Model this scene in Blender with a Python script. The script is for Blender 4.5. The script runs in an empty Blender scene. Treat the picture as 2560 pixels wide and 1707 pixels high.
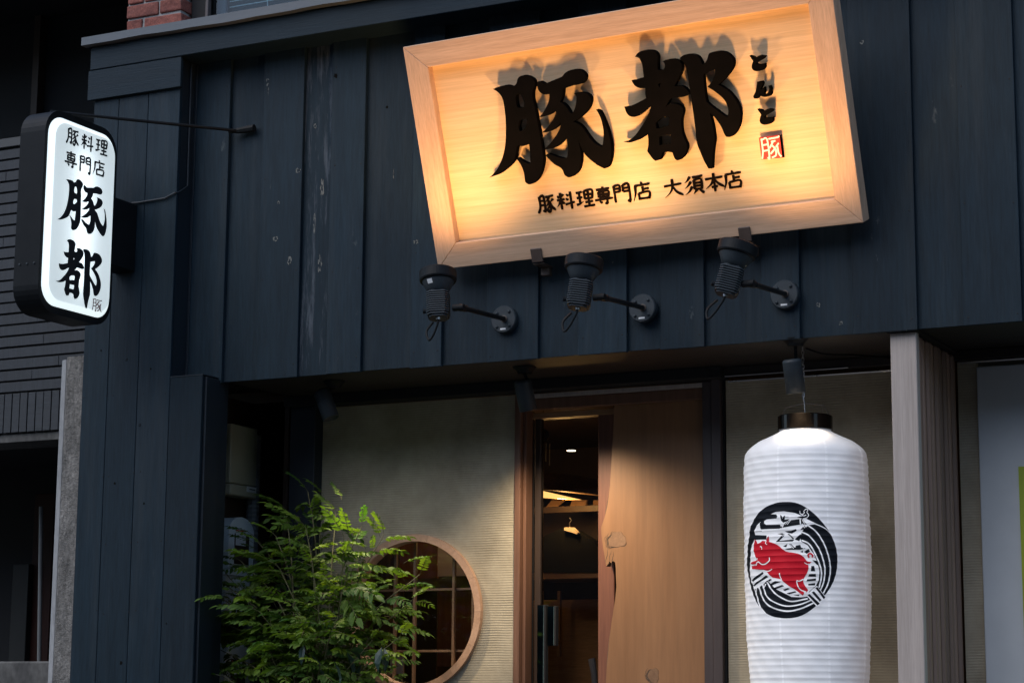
import bpy, bmesh, math, random
from mathutils import Vector, Matrix
from mathutils.geometry import tessellate_polygon
random.seed(11)
R = math.radians
S = bpy.context.scene
COL = S.collection

# ------------------------------------------------------------------ camera
FPX = 5250.0
YAW, PIT, ROL = R(27.103), R(9.928), R(0.431)
FWD = Vector((-math.sin(YAW)*math.cos(PIT), math.cos(YAW)*math.cos(PIT), math.sin(PIT)))
_r0 = Vector((math.cos(YAW), math.sin(YAW), 0)); _u0 = _r0.cross(FWD)
RGT = _r0*math.cos(ROL) + _u0*math.sin(ROL)
UPV = _u0*math.cos(ROL) - _r0*math.sin(ROL)
CAM = Vector((0, 0, 3.0)) - FWD*10
cd = bpy.data.cameras.new('camera'); cam = bpy.data.objects.new('camera', cd); COL.objects.link(cam)
cd.sensor_width = 36; cd.lens = FPX/2560*36; cd.clip_end = 500; cd.clip_start = 0.05
mw = Matrix((RGT, UPV, -FWD)).transposed().to_4x4(); mw.translation = CAM
cam.matrix_world = mw
S.camera = cam

# ------------------------------------------------------------------ sky, sun, exposure
W = bpy.data.worlds.new('World'); S.world = W; W.use_nodes = True
nt = W.node_tree; bg = nt.nodes['Background']
sky = nt.nodes.new('ShaderNodeTexSky'); sky.sky_type = 'NISHITA'; sky.sun_disc = False
SUN_EL, SUN_ROT = R(52), R(205)
sky.sun_elevation = SUN_EL; sky.sun_rotation = SUN_ROT
nt.links.new(sky.outputs[0], bg.inputs[0]); bg.inputs[1].default_value = 0.145
sl = bpy.data.lights.new('sun', 'SUN'); sl.energy = 1.2; sl.angle = R(60); sl.color = (1, .96, .92)
so = bpy.data.objects.new('sun', sl); COL.objects.link(so)
_sd = Vector((math.sin(SUN_ROT)*math.cos(SUN_EL), math.cos(SUN_ROT)*math.cos(SUN_EL), math.sin(SUN_EL)))
so.rotation_euler = (-_sd).to_track_quat('-Z', 'Y').to_euler(); so.location = _sd*30
S.view_settings.view_transform = 'Standard'; S.view_settings.look = 'None'
S.view_settings.gamma = 1; S.view_settings.use_curve_mapping = False
S.view_settings.exposure = 0.55
S.render.engine = 'CYCLES'
S.cycles.use_denoising = True
S.cycles.max_bounces = 8
S.cycles.sample_clamp_indirect = 4

# ------------------------------------------------------------------ helpers
def ray(px, py): return RGT*((px-1280)/FPX) - UPV*((py-853.5)/FPX) + FWD
def at(px, py, Y=None, X=None, Z=None):
    """point of the photograph's pixel on a plane of the place"""
    d = ray(px, py)
    t = (Y-CAM.y)/d.y if Y is not None else (X-CAM.x)/d.x if X is not None else (Z-CAM.z)/d.z
    return CAM + d*t

def empty(name, label, cat, loc=(0, 0, 0), group=None, parent=None):
    o = bpy.data.objects.new(name, None); COL.objects.link(o); o.location = loc
    o.empty_display_size = .1
    if parent: o.parent = parent
    if label: o['label'] = label
    if cat: o['category'] = cat
    if group: o['group'] = group
    return o
def tag(o, label=None, cat=None, group=None, kind=None):
    for k, v in (('label', label), ('category', cat), ('group', group), ('kind', kind)):
        if v: o[k] = v
    return o
def wloc(o):
    v = Vector(o.location)
    while o.parent: o = o.parent; v = v + Vector(o.location)
    return v

class MB:
    def __init__(s): s.v = []; s.f = []; s.m = []; s.mi = 0; s.sm = False; s.sf = []
    def add(s, vs, fs):
        b = len(s.v); s.v += [tuple(p) for p in vs]
        for f in fs: s.f.append([b+i for i in f]); s.m.append(s.mi); s.sf.append(s.sm)
        return s
    def box(s, x0, x1, y0, y1, z0, z1, fr=None):
        P = [Vector((x, y, z)) for z in (z0, z1) for y in (y0, y1) for x in (x0, x1)]
        if fr: P = [fr @ p for p in P]
        return s.add(P, [(0, 2, 3, 1), (4, 5, 7, 6), (0, 1, 5, 4), (2, 6, 7, 3), (0, 4, 6, 2), (1, 3, 7, 5)])
    def lathe(s, prof, fr=None, n=32, cap0=False, cap1=False):
        fr = fr or Matrix(); vs = []; fs = []
        for r, z in prof:
            for i in range(n):
                a = 2*math.pi*i/n; vs.append(fr @ Vector((r*math.cos(a), r*math.sin(a), z)))
        for k in range(len(prof)-1):
            for i in range(n):
                j = (i+1) % n; fs.append((k*n+i, k*n+j, (k+1)*n+j, (k+1)*n+i))
        if cap0: fs.append(tuple(reversed(range(n))))
        if cap1: fs.append(tuple((len(prof)-1)*n+i for i in range(n)))
        return s.add(vs, fs)
    def tube(s, pts, rad, n=8, caps=True):
        pts = [Vector(p) for p in pts]; rad = rad if isinstance(rad, (list, tuple)) else [rad]*len(pts)
        vs = []; fs = []; N = len(pts)
        t0 = (pts[1]-pts[0]).normalized(); a = t0.orthogonal().normalized()
        for i, p in enumerate(pts):
            t = (pts[min(i+1, N-1)]-pts[max(i-1, 0)]).normalized()
            a = (a - t*a.dot(t)).normalized(); b = t.cross(a)
            for k in range(n):
                th = 2*math.pi*k/n; vs.append(p + (a*math.cos(th)+b*math.sin(th))*rad[i])
        for i in range(N-1):
            for k in range(n):
                j = (k+1) % n; fs.append((i*n+k, i*n+j, (i+1)*n+j, (i+1)*n+k))
        if caps: fs.append(tuple(reversed(range(n)))); fs.append(tuple((N-1)*n+k for k in range(n)))
        return s.add(vs, fs)
    def prism(s, outer, holes, fn, d0, d1, back=True):
        """2D outline (with holes) between depths d0 (back) and d1 (front), fn(u,v,d)->point"""
        loops = [outer]+list(holes); flat = [p for l in loops for p in l]
        tris = tessellate_polygon([[Vector((p[0], p[1], 0)) for p in l] for l in loops])
        F = [fn(p[0], p[1], d1) for p in flat]; B = [fn(p[0], p[1], d0) for p in flat]; n = len(flat)
        nf = Vector(fn(0, 0, 1))-Vector(fn(0, 0, 0)); fs = []
        for t in tris:
            a, b, c = (Vector(F[i]) for i in t)
            t = tuple(t) if (b-a).cross(c-a).dot(nf) > 0 else tuple(reversed(t))
            fs.append(t)
            if back: fs.append(tuple(n+i for i in reversed(t)))
        s.add(F+B, fs)
        o = 0
        for l in loops:
            m = len(l)
            s.add([F[o+i] for i in range(m)]+[B[o+i] for i in range(m)], [(i, m+i, m+(i+1) % m, (i+1) % m) for i in range(m)])
            o += m
        return s
    def build(s, name, mats, parent=None, bevel=0, loc=None, seg=1, fixn=True):
        me = bpy.data.meshes.new(name); off = Vector(loc) if loc is not None else (Vector((0, 0, 0)))
        if parent is not None and loc is None: off = wloc(parent)
        me.from_pydata([tuple(Vector(p)-off) for p in s.v], [], s.f)
        mats = mats if isinstance(mats, (list, tuple)) else [mats]
        for m in mats: me.materials.append(m)
        for p, mi, sf in zip(me.polygons, s.m, s.sf): p.material_index = mi; p.use_smooth = sf
        if fixn or bevel:
            bm = bmesh.new(); bm.from_mesh(me)
            if fixn: bmesh.ops.recalc_face_normals(bm, faces=bm.faces)
            if bevel:
                bmesh.ops.bevel(bm, geom=[e for e in bm.edges if len(e.link_faces) == 2 and e.calc_face_angle(0) > .5],
                                offset=bevel, segments=seg, affect='EDGES', profile=.6)
            bm.to_mesh(me); bm.free()
        o = bpy.data.objects.new(name, me); COL.objects.link(o)
        if parent is not None: o.parent = parent
        elif loc is not None: o.location = loc
        return o
def B(name, x0, x1, y0, y1, z0, z1, m, parent, bevel=.003):
    return MB().box(x0, x1, y0, y1, z0, z1).build(name, m, parent, bevel)
def sub(name, parent):                       # an Empty part holding sub-parts
    return empty(name, None, None, (0, 0, 0), None, parent)

def smooth(pts, n=3, corner=48):
    """Catmull-Rom through a closed outline, keeping sharp corners"""
    N = len(pts); P = [Vector((p[0], p[1])) for p in pts]; C = []
    for i in range(N):
        a = P[i]-P[i-1]; b = P[(i+1) % N]-P[i]
        C.append(a.length > 1e-9 and b.length > 1e-9 and abs(a.angle_signed(b)) > R(corner))
    out = []
    for i in range(N):
        p1, p2 = P[i], P[(i+1) % N]
        p0 = P[i-1] if not C[i] else p1*2-p2
        p3 = P[(i+2) % N] if not C[(i+1) % N] else p2*2-p1
        for k in range(n):
            t = k/n
            q = .5*((2*p1)+(p2-p0)*t+(2*p0-5*p1+4*p2-p3)*t*t+(3*p1-p0-3*p2+p3)*t**3)
            out.append((q.x, q.y))
    return out
def catmull(P, n=5):
    P = [Vector(p) for p in P]; Q = [P[0]*2-P[1]]+P+[P[-1]*2-P[-2]]; o = []
    for i in range(1, len(Q)-2):
        p0, p1, p2, p3 = Q[i-1:i+3]
        for k in range(n):
            t = k/n; o.append(.5*((2*p1)+(p2-p0)*t+(2*p0-5*p1+4*p2-p3)*t*t+(3*p1-p0-3*p2+p3)*t**3))
    return o+[P[-1]]

# ------------------------------------------------------------------ materials
MATS = {}
def nodes(name):
    m = bpy.data.materials.new(name); m.use_nodes = True; t = m.node_tree
    return m, t, t.nodes['Principled BSDF']
def mat(name, c1, c2=None, scale=5, stretch=(1, 1, 1), rough=.6, rvar=.1, bump=.0, bscale=60, bstretch=None, metal=0,
        fine=0.0, spec=.5, rnd=.0, scuff=None, dist=.002):
    m, t, p = nodes(name); N = t.nodes.new; L = t.links.new
    geo = N('ShaderNodeNewGeometry'); info = N('ShaderNodeObjectInfo')
    add = N('ShaderNodeVectorMath'); add.operation = 'MULTIPLY_ADD'
    comb = N('ShaderNodeCombineXYZ')
    for i in range(3):
        mm = N('ShaderNodeMath'); mm.operation = 'MULTIPLY'; mm.inputs[1].default_value = (37., 17., 23.)[i]
        L(info.outputs['Random'], mm.inputs[0]); L(mm.outputs[0], comb.inputs[i])
    add.inputs[1].default_value = (1, 1, 1); L(geo.outputs['Position'], add.inputs[0]); L(comb.outputs[0], add.inputs[2])
    def noise(sc, st, det=5, rg=.6):
        v = N('ShaderNodeVectorMath'); v.operation = 'MULTIPLY'; v.inputs[1].default_value = st; L(add.outputs[0], v.inputs[0])
        n = N('ShaderNodeTexNoise'); n.inputs['Scale'].default_value = sc; n.inputs['Detail'].default_value = det
        n.inputs['Roughness'].default_value = rg; L(v.outputs[0], n.inputs['Vector']); return n
    n1 = noise(scale, stretch)
    r = N('ShaderNodeValToRGB'); r.color_ramp.elements[0].position = .3; r.color_ramp.elements[1].position = .7
    c2 = c2 or c1
    r.color_ramp.elements[0].color = (*c1, 1); r.color_ramp.elements[1].color = (*c2, 1); L(n1.outputs[0], r.inputs[0])
    col = r.outputs[0]
    if fine:
        n2 = noise(scale*7, stretch, 3)
        mr = N('ShaderNodeMapRange'); mr.inputs[1].default_value = .3; mr.inputs[2].default_value = .7
        mr.inputs[3].default_value = 1-fine; mr.inputs[4].default_value = 1+fine; L(n2.outputs[0], mr.inputs[0])
        vm = N('ShaderNodeVectorMath'); vm.operation = 'SCALE'; L(col, vm.inputs[0]); L(mr.outputs[0], vm.inputs['Scale']); col = vm.outputs[0]
    if rnd:
        mr = N('ShaderNodeMapRange'); mr.inputs[3].default_value = 1-rnd; mr.inputs[4].default_value = 1+rnd
        L(info.outputs['Random'], mr.inputs[0])
        vm = N('ShaderNodeVectorMath'); vm.operation = 'SCALE'; L(col, vm.inputs[0]); L(mr.outputs[0], vm.inputs['Scale']); col = vm.outputs[0]
    if scuff:
        for sc, st, lo, hi, cc, amt in scuff:
            n3 = noise(sc, st, 6, .7); mr = N('ShaderNodeMapRange'); mr.inputs[1].default_value = lo; mr.inputs[2].default_value = hi
            mr.inputs[4].default_value = amt; L(n3.outputs[0], mr.inputs[0])
            mx = N('ShaderNodeMix'); mx.data_type = 'RGBA'; L(mr.outputs[0], mx.inputs[0]); L(col, mx.inputs[6]); mx.inputs[7].default_value = (*cc, 1)
            col = mx.outputs[2]
    L(col, p.inputs['Base Color'])
    p.inputs['Metallic'].default_value = metal; p.inputs['Specular IOR Level'].default_value = spec
    rr = N('ShaderNodeMapRange'); rr.inputs[3].default_value = max(.02, rough-rvar); rr.inputs[4].default_value = min(1, rough+rvar)
    L(n1.outputs[0], rr.inputs[0]); L(rr.outputs[0], p.inputs['Roughness'])
    if bump:
        nb = noise(bscale, bstretch or stretch, 4); b = N('ShaderNodeBump'); b.inputs['Strength'].default_value = bump
        b.inputs['Distance'].default_value = dist; L(nb.outputs[0], b.inputs['Height']); L(b.outputs[0], p.inputs['Normal'])
    MATS[name] = m; return m
def emit(name, c, s):
    m, t, p = nodes(name); p.inputs['Base Color'].default_value = (*[min(1, x) for x in c], 1); p.inputs['Roughness'].default_value = .4
    p.inputs['Emission Color'].default_value = (*c, 1); p.inputs['Emission Strength'].default_value = s; return m

GV, GH = (9, 9, .5), (.5, 9, 9)
NAVY1, NAVY2 = (.0060, .0152, .0238), (.0092, .0215, .0325)
CHIP = (.07, .085, .09)
navy = mat('navy_paint_vertical', NAVY1, NAVY2, 2.2, (5, 5, .45), .58, .08, .6, 26, (7, 7, .35), spec=.2, fine=.22, rnd=.2, dist=.003,
           scuff=[(7, (1, 1, .4), .675, .735, CHIP, .8), (3, (2.5, 2.5, .16), .50, .72, (.030, .040, .047), .5), (42, (1, 1, .8), .74, .80, (.003, .004, .005), .8)])
navyh = mat('navy_paint_horizontal', NAVY1, NAVY2, 2.2, (.45, 5, 5), .58, .08, .35, 26, (.35, 7, 7), spec=.2, fine=.10, rnd=.06, dist=.003,
            scuff=[(9, (.5, 1, 1), .74, .80, CHIP, .5), (42, (1, 1, 1), .75, .80, (.003, .004, .005), .8)])
navyworn = mat('navy_paint_worn', NAVY1, NAVY2, 2.2, (5, 5, .45), .62, .08, .5, 26, (7, 7, .35), spec=.2, fine=.15, dist=.004,
               scuff=[(10, (3.2, 1, .32), .50, .66, (.085, .10, .12), .75), (14, (1, 1, .5), .70, .76, (.22, .24, .25), .9)])
navyside = mat('navy_trim', (.005, .0105, .017), (.0072, .0145, .0225), 3, (6, 6, .5), .5, .08, .2, 26, (7, 7, .35))
zinc = mat('painted_sheet_metal', (.070, .085, .100), (.095, .110, .125), 4, (1, 6, 6), .5, .12, .15, 20, scuff=[(30, (1, 1, 1), .72, .78, (.02, .02, .025), .7)])
black = mat('black_lacquer', (.003, .003, .003), (.0045, .004, .004), 8, rough=.9, rvar=.05, spec=0)
ink = mat('black_ink', (.008, .009, .012), (.011, .012, .016), 20, rough=.6)
blackmetal = mat('black_powder_coat', (.005, .0065, .008), (.008, .010, .012), 9, spec=.15, rough=.5, bump=.08, bscale=220, fine=.1)
floodm = mat('grey_black_powder_coat', (.018, .026, .033), (.026, .036, .044), 14, spec=.35, rough=.55, bump=.12, bscale=200, fine=.12)
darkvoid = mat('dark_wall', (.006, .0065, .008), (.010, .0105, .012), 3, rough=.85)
cedar = mat('sign_board_wood', (.60, .425, .245), (.72, .525, .325), 2.4, (.35, 22, 22), .55, .06, .12, 20, (.4, 30, 30), fine=.10)
frameh = mat('sign_frame_wood_horizontal', (.50, .325, .21), (.62, .42, .285), 3, (.45, 16, 16), .55, .06, .25, 14, (.5, 40, 40), fine=.14)
framev = mat('sign_frame_wood_vertical', (.50, .325, .21), (.62, .42, .285), 3, (16, 2, .45), .55, .06, .25, 14, (40, 3, .5), fine=.14)
paper = mat('lantern_paper', (.80, .80, .80), (.86, .86, .86), 6, rough=.55, bump=.15, bscale=18, dist=.006)
pp_ = paper.node_tree.nodes['Principled BSDF']; pp_.inputs['Emission Color'].default_value = (.89, .905, .97, 1); pp_.inputs['Emission Strength'].default_value = .095   # the lantern is lit inside
inkpaper = mat('emblem_black_print', (.007, .009, .013), (.012, .015, .020), 9, (1, 1, 5), rough=.6, spec=.1)
redpaper = mat('emblem_red_print', (.58, .008, .022), (.66, .012, .028), 9, (1, 1, 5), rough=.6, spec=.15)
whitepaint = mat('white_lettering', (.78, .74, .68), (.82, .78, .72), 9, rough=.5)
redpaint = mat('seal_red', (.55, .022, .018), (.62, .03, .024), 9, rough=.5)
postwood = mat('post_pale_wood', (.335, .29, .26), (.43, .375, .34), 3, (14, 14, .4), .6, .08, .3, 12, (30, 30, .5), fine=.12)
ribwood = mat('rib_wood', (.20, .122, .088), (.28, .18, .135), 3, (4, 4, .3), .6, .08, .2, 12, (20, 20, .5), fine=.08, rnd=.3)
spotm = mat('spotlight_coat', (.030, .037, .047), (.040, .048, .060), 14, rough=.5, bump=.08, bscale=200)
mortarl = mat('pale_mortar', (.26, .26, .255), (.36, .36, .35), 20, rough=.9, bump=.5, bscale=80, dist=.004)
jamb = mat('door_jamb_wood', (.12, .056, .031), (.18, .09, .054), 3, (12, 12, .4), .5, .08, .2, 14, (30, 30, .5), fine=.14)
slabm = mat('door_slab_wood', (.215, .102, .042), (.285, .145, .064), 1.6, (5, 5, .35), .5, .07, .12, 14, (24, 24, .4), fine=.08,
            scuff=[(22, (1, 1, .35), .745, .79, (.08, .04, .02), .7)])
bark = mat('door_slab_bark', (.06, .038, .024), (.15, .10, .065), 12, (3, 3, .6), .8, .1, .8, 40, fine=.3, dist=.006)
alu = mat('brown_aluminium', (.052, .040, .040), (.070, .054, .052), 4, (6, 6, .5), .45, .08, .1, 40,
          scuff=[(26, (1, 1, 1.6), .70, .76, (.34, .32, .31), .9)])
ring = mat('window_ring_wood', (.36, .215, .135), (.47, .295, .195), 5, (2, 6, 2), .5, .06, .15, 20, fine=.12)
muntin = mat('muntin_wood', (.17, .095, .055), (.24, .14, .085), 5, (3, 3, 1), .5, .06)
shelfm = mat('interior_wood', (.26, .135, .06), (.36, .20, .095), 3, (1, 8, 8), .5, .06, fine=.15)
redwood = mat('interior_red_wood', (.14, .052, .03), (.20, .08, .045), 3, (8, 8, .4), .5, .06, fine=.15)
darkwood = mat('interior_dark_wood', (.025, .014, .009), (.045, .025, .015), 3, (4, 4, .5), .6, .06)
cloth = mat('black_cloth', (.004, .0045, .0045), (.007, .008, .008), 12, spec=.05, rough=.9, bump=.3, bscale=30)
pale = mat('pale_panel', (.42, .35, .32), (.48, .40, .37), 3, rough=.7)
greypanel = mat('blue_grey_panel', (.10, .13, .17), (.13, .16, .21), 3, rough=.6)
whiteboard = mat('white_panel_paint', (.50, .53, .55), (.57, .60, .62), 3, rough=.5, rvar=.05, bump=.04, bscale=30)
lime = mat('lime_green_vinyl', (.30, .38, .025), (.34, .42, .03), 3, rough=.5)
steel = mat('brushed_steel', (.45, .45, .45), (.55, .55, .55), 10, rough=.3, metal=1)
chrome = mat('dark_mirror_glass', (.10, .14, .13), (.15, .20, .18), 10, rough=.06, rvar=.03, metal=1)
sticker = mat('white_sticker', (.6, .62, .63), (.68, .70, .71), 10, rough=.5)
meterbox = mat('beige_meter_box', (.34, .33, .24), (.40, .385, .29), 4, rough=.55)
meterplastic = mat('pale_blue_meter_case', (.62, .70, .74), (.70, .77, .80), 4, rough=.4)
conduitm = mat('grey_conduit', (.13, .14, .145), (.18, .19, .195), 4, rough=.5)
mortar = mat('mortar', (.16, .16, .16), (.24, .24, .235), 20, rough=.9, bump=.5, bscale=80, dist=.004)
brickm = mat('red_brick', (.15, .040, .030), (.29, .095, .070), 16, rough=.85, bump=.9, bscale=38, fine=.3, rnd=.25, dist=.008,
             scuff=[(14, (1, 1, 1), .60, .72, (.30, .20, .18), .5), (20, (1, 1, 1), .68, .74, (.04, .015, .012), .7)])
concrete = mat('rough_concrete', (.085, .084, .08), (.215, .21, .20), 5, (2, 2, .8), .9, .05, 1.0, 65, (1, 1, 1), fine=.35, dist=.01,
               scuff=[(55, (1, 1, 1), .60, .68, (.05, .05, .048), .7)])
concsmooth = mat('smooth_concrete', (.22, .23, .24), (.29, .30, .31), 6, (1, 1, .5), .85, .05, .3, 50, fine=.15)
conclow = mat('stained_concrete', (.05, .05, .05), (.12, .12, .115), 4, (1, 1, .6), .9, .05, .6, 40, fine=.3)
tile = mat('striated_grey_tile', (.011, .0145, .0195), (.0235, .029, .037), 6, (8, 8, .25), .6, .08, .45, 14, (14, 14, .3), fine=.28, rnd=.12, dist=.003)
tilev = mat('striated_grey_tile_upright', (.012, .016, .021), (.026, .032, .040), 6, (.25, .25, 9), .6, .08, .45, 14, (.3, .3, 14), fine=.28, rnd=.12, dist=.003)
grout = mat('dark_grout', (.010, .010, .011), (.016, .016, .017), 20, rough=.9)
bandm = mat('grey_band', (.045, .048, .050), (.06, .064, .066), 4, rough=.6)
asphalt = mat('asphalt', (.045, .045, .046), (.065, .065, .066), 30, rough=.9, bump=.6, bscale=200, fine=.3)
soffitm = mat('soffit_board', (.014, .0105, .009), (.021, .016, .013), 2, (.4, 6, 6), .65, .06, .1, 20, fine=.15)
bronze = mat('brown_bracket_metal', (.055, .038, .030), (.075, .052, .042), 20, rough=.55, bump=.1, bscale=100)
stem = mat('plant_stem', (.07, .075, .03), (.12, .11, .05), 20, rough=.7)
blind = mat('blind_slat', (.62, .75, .80), (.70, .82, .86), 4, rough=.5)

def wall_mat():
    m, t, p = nodes('combed_plaster'); N = t.nodes.new; L = t.links.new
    geo = N('ShaderNodeNewGeometry')
    n = N('ShaderNodeTexNoise'); n.inputs['Scale'].default_value = 3.2; n.inputs['Detail'].default_value = 6; n.inputs['Roughness'].default_value = .65
    L(geo.outputs['Position'], n.inputs['Vector'])
    n2 = N('ShaderNodeTexNoise'); n2.inputs['Scale'].default_value = 130; n2.inputs['Detail'].default_value = 3; L(geo.outputs['Position'], n2.inputs['Vector'])
    sep = N('ShaderNodeSeparateXYZ'); L(geo.outputs['Position'], sep.inputs[0])
    wob = N('ShaderNodeTexNoise'); wob.inputs['Scale'].default_value = 5; wob.inputs['Detail'].default_value = 3; L(geo.outputs['Position'], wob.inputs['Vector'])
    ma = N('ShaderNodeMath'); ma.operation = 'MULTIPLY_ADD'; ma.inputs[1].default_value = .012; L(wob.outputs[0], ma.inputs[0]); L(sep.outputs[2], ma.inputs[2])
    mb_ = N('ShaderNodeMath'); mb_.operation = 'MULTIPLY'; mb_.inputs[1].default_value = 2*math.pi/.0125; L(ma.outputs[0], mb_.inputs[0])
    sn = N('ShaderNodeMath'); sn.operation = 'SINE'; L(mb_.outputs[0], sn.inputs[0])
    # grooves fade in and out over the wall as a trowel leaves them
    am = N('ShaderNodeTexNoise'); am.inputs['Scale'].default_value = 4.5; am.inputs['Detail'].default_value = 2; L(geo.outputs['Position'], am.inputs['Vector'])
    amr = N('ShaderNodeMapRange'); amr.inputs[1].default_value = .35; amr.inputs[2].default_value = .62; amr.inputs[3].default_value = .25; L(am.outputs[0], amr.inputs[0])
    mul = N('ShaderNodeMath'); mul.operation = 'MULTIPLY'; L(sn.outputs[0], mul.inputs[0]); L(amr.outputs[0], mul.inputs[1])
    ad = N('ShaderNodeMath'); ad.operation = 'MULTIPLY_ADD'; ad.inputs[1].default_value = 1.3; L(n2.outputs[0], ad.inputs[0]); L(mul.outputs[0], ad.inputs[2])
    b = N('ShaderNodeBump'); b.inputs['Strength'].default_value = .7; b.inputs['Distance'].default_value = .0009
    L(ad.outputs[0], b.inputs['Height']); L(b.outputs[0], p.inputs['Normal'])
    r = N('ShaderNodeValToRGB'); r.color_ramp.elements[0].position = .32; r.color_ramp.elements[1].position = .66
    r.color_ramp.elements[0].color = (.265, .228, .16, 1); r.color_ramp.elements[1].color = (.435, .38, .275, 1)
    L(n.outputs[0], r.inputs[0])
    # specks and grooves slightly darker than the ridges
    mr = N('ShaderNodeMapRange'); mr.inputs[1].default_value = -.4; mr.inputs[2].default_value = 1.2; mr.inputs[3].default_value = .88; mr.inputs[4].default_value = 1.05
    L(ad.outputs[0], mr.inputs[0]); vm = N('ShaderNodeVectorMath'); vm.operation = 'SCALE'; L(r.outputs[0], vm.inputs[0]); L(mr.outputs[0], vm.inputs['Scale'])
    L(vm.outputs[0], p.inputs['Base Color']); p.inputs['Roughness'].default_value = .9
    return m
plaster = wall_mat()

def glass_mat(name, tint, gl=1.0):
    m, t, p = nodes(name); N = t.nodes.new; L = t.links.new; t.nodes.remove(p); out = t.nodes['Material Output']
    tr = N('ShaderNodeBsdfTransparent'); tr.inputs[0].default_value = (*tint, 1)
    g = N('ShaderNodeBsdfGlossy'); g.inputs['Roughness'].default_value = .02; g.inputs[0].default_value = (gl, gl, gl, 1)
    f = N('ShaderNodeFresnel'); f.inputs[0].default_value = 1.5
    mx = N('ShaderNodeMixShader'); L(f.outputs[0], mx.inputs[0]); L(tr.outputs[0], mx.inputs[1]); L(g.outputs[0], mx.inputs[2]); L(mx.outputs[0], out.inputs[0])
    return m
glass = glass_mat('clear_glass', (.9, .92, .92)); tealglass = glass_mat('teal_glass', (.62, .80, .85))

def leaf_mat():
    m, t, p = nodes('leaf_green'); N = t.nodes.new; L = t.links.new
    info = N('ShaderNodeObjectInfo'); geo = N('ShaderNodeNewGeometry')
    n = N('ShaderNodeTexNoise'); n.inputs['Scale'].default_value = 14; L(geo.outputs['Position'], n.inputs['Vector'])
    ad = N('ShaderNodeMath'); ad.operation = 'MULTIPLY_ADD'; ad.inputs[1].default_value = .5; L(n.outputs[0], ad.inputs[0])
    h = N('ShaderNodeMath'); h.operation = 'MULTIPLY'; h.inputs[1].default_value = .55; L(info.outputs['Random'], h.inputs[0]); L(h.outputs[0], ad.inputs[2])
    r = N('ShaderNodeValToRGB'); e = r.color_ramp.elements
    e[0].position = .2; e[0].color = (.028, .082, .014, 1); e[1].position = .9; e[1].color = (.125, .20, .020, 1); L(ad.outputs[0], r.inputs[0])
    L(r.outputs[0], p.inputs['Base Color']); p.inputs['Roughness'].default_value = .6; p.inputs['Specular IOR Level'].default_value = .3
    tl = N('ShaderNodeBsdfTranslucent'); vm = N('ShaderNodeVectorMath'); vm.operation = 'MULTIPLY'; vm.inputs[1].default_value = (1.5, 1.5, .6)
    L(r.outputs[0], vm.inputs[0]); L(vm.outputs[0], tl.inputs[0])
    mx = N('ShaderNodeMixShader'); mx.inputs[0].default_value = .35; out = t.nodes['Material Output']
    L(p.outputs[0], mx.inputs[1]); L(tl.outputs[0], mx.inputs[2]); L(mx.outputs[0], out.inputs[0])
    return m
leafm = leaf_mat()

def spot(name, loc, aim, power, size, blend, color, radius, parent=None):
    d = bpy.data.lights.new(name, 'SPOT'); d.energy = power; d.spot_size = R(size); d.spot_blend = blend; d.color = color; d.shadow_soft_size = radius
    o = bpy.data.objects.new(name, d); COL.objects.link(o)
    loc = Vector(loc); q = (Vector(aim)-loc).to_track_quat('-Z', 'Y')
    o.rotation_euler = q.to_euler(); o.location = loc-(wloc(parent) if parent else Vector())
    if parent: o.parent = parent
    return o
WARM = (1.0, .53, .20)

# ================================================================== SETTING
ob = empty('opposite_building', 'plain grey building across the street, out of view, blocking low sky light', 'building', (0, -15, 0))  # unseen; put in and sized to keep low sky light off the recess
g = MB().add([(-80, -80, 0), (80, -80, 0), (80, 80, 0), (-80, 80, 0)], [(0, 1, 2, 3)]).build('ground', asphalt); tag(g, kind='structure')
oppm = mat('opposite_render', (.10, .10, .10), (.14, .14, .14), 2, rough=.8)
B('facade', -30, 30, -19, -15, 0, 8.6, oppm, ob, .02)
for k in range(2):
    for j in range(12): B('window', -28+j*4.8, -25.6+j*4.8, -15.02, -14.96, 1.0+k*3.2, 2.6+k*3.2, darkvoid, ob, .01)

# ------------------------------------------------------------------ the shop building
shop = empty('shop_building', 'dark navy timber-clad restaurant front with a recessed beige entrance', 'building', (0, 0, 0))
ZB = 2.907; YP = -.14
def X0(px, py=750, Y=0.): return at(px, py, Y=Y).x
# facade boards: outer boards lap over inner ones
strong = [X0(565, 600), X0(758, 341), X0(913, 341), X0(1105, 759), X0(1346, 759), X0(1567, 759), X0(1760.6, 779), X0(1997.6, 668), X0(2290, 668), X0(2556, 790)]
weak = [X0(461, 600)-.02, X0(658, 341), X0(829, 341), X0(1030, 600), X0(1218, 759), X0(1446, 759), X0(1651, 759), X0(1904, 779), X0(2130.5, 668), X0(2409, 790)]
while strong[-1] < 3.4: weak.append(strong[-1]+.19); strong.append(strong[-1]+.38)
strong[0] = X0(553, 600) if False else strong[0]
ZT = 4.74
for i, (a, b) in enumerate(zip(weak, strong)):
    zb = ZB+random.uniform(-.004, .004)
    if i == 0: a = -1.885+.002
    B('board', a, b, -.004, .018, zb, ZT, navy, shop, .002)
    if i+1 < len(weak):
        B('board', b-.012, weak[i+1]+.012, .019, .034, zb+.006, ZT, navyworn if i == 1 else navy, shop, .001)
B('backing_wall', -2.45, 3.6, .036, .11, 2.925, 4.74, darkvoid, shop, 0)
nl = MB(); rg = random.Random(3)
for a, b in zip(weak, strong):
    for z in (2.96, 3.45, 3.98, 4.5):
        for x in (a+.022, b-.022): nl.lathe([(.0042, 0), (.0032, .0012), (0, .0014)], Matrix.Translation((x+rg.uniform(-.004, .004), -.0042, z+rg.uniform(-.03, .03))) @ Matrix.Rotation(R(90), 4, 'X'), 6)
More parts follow.
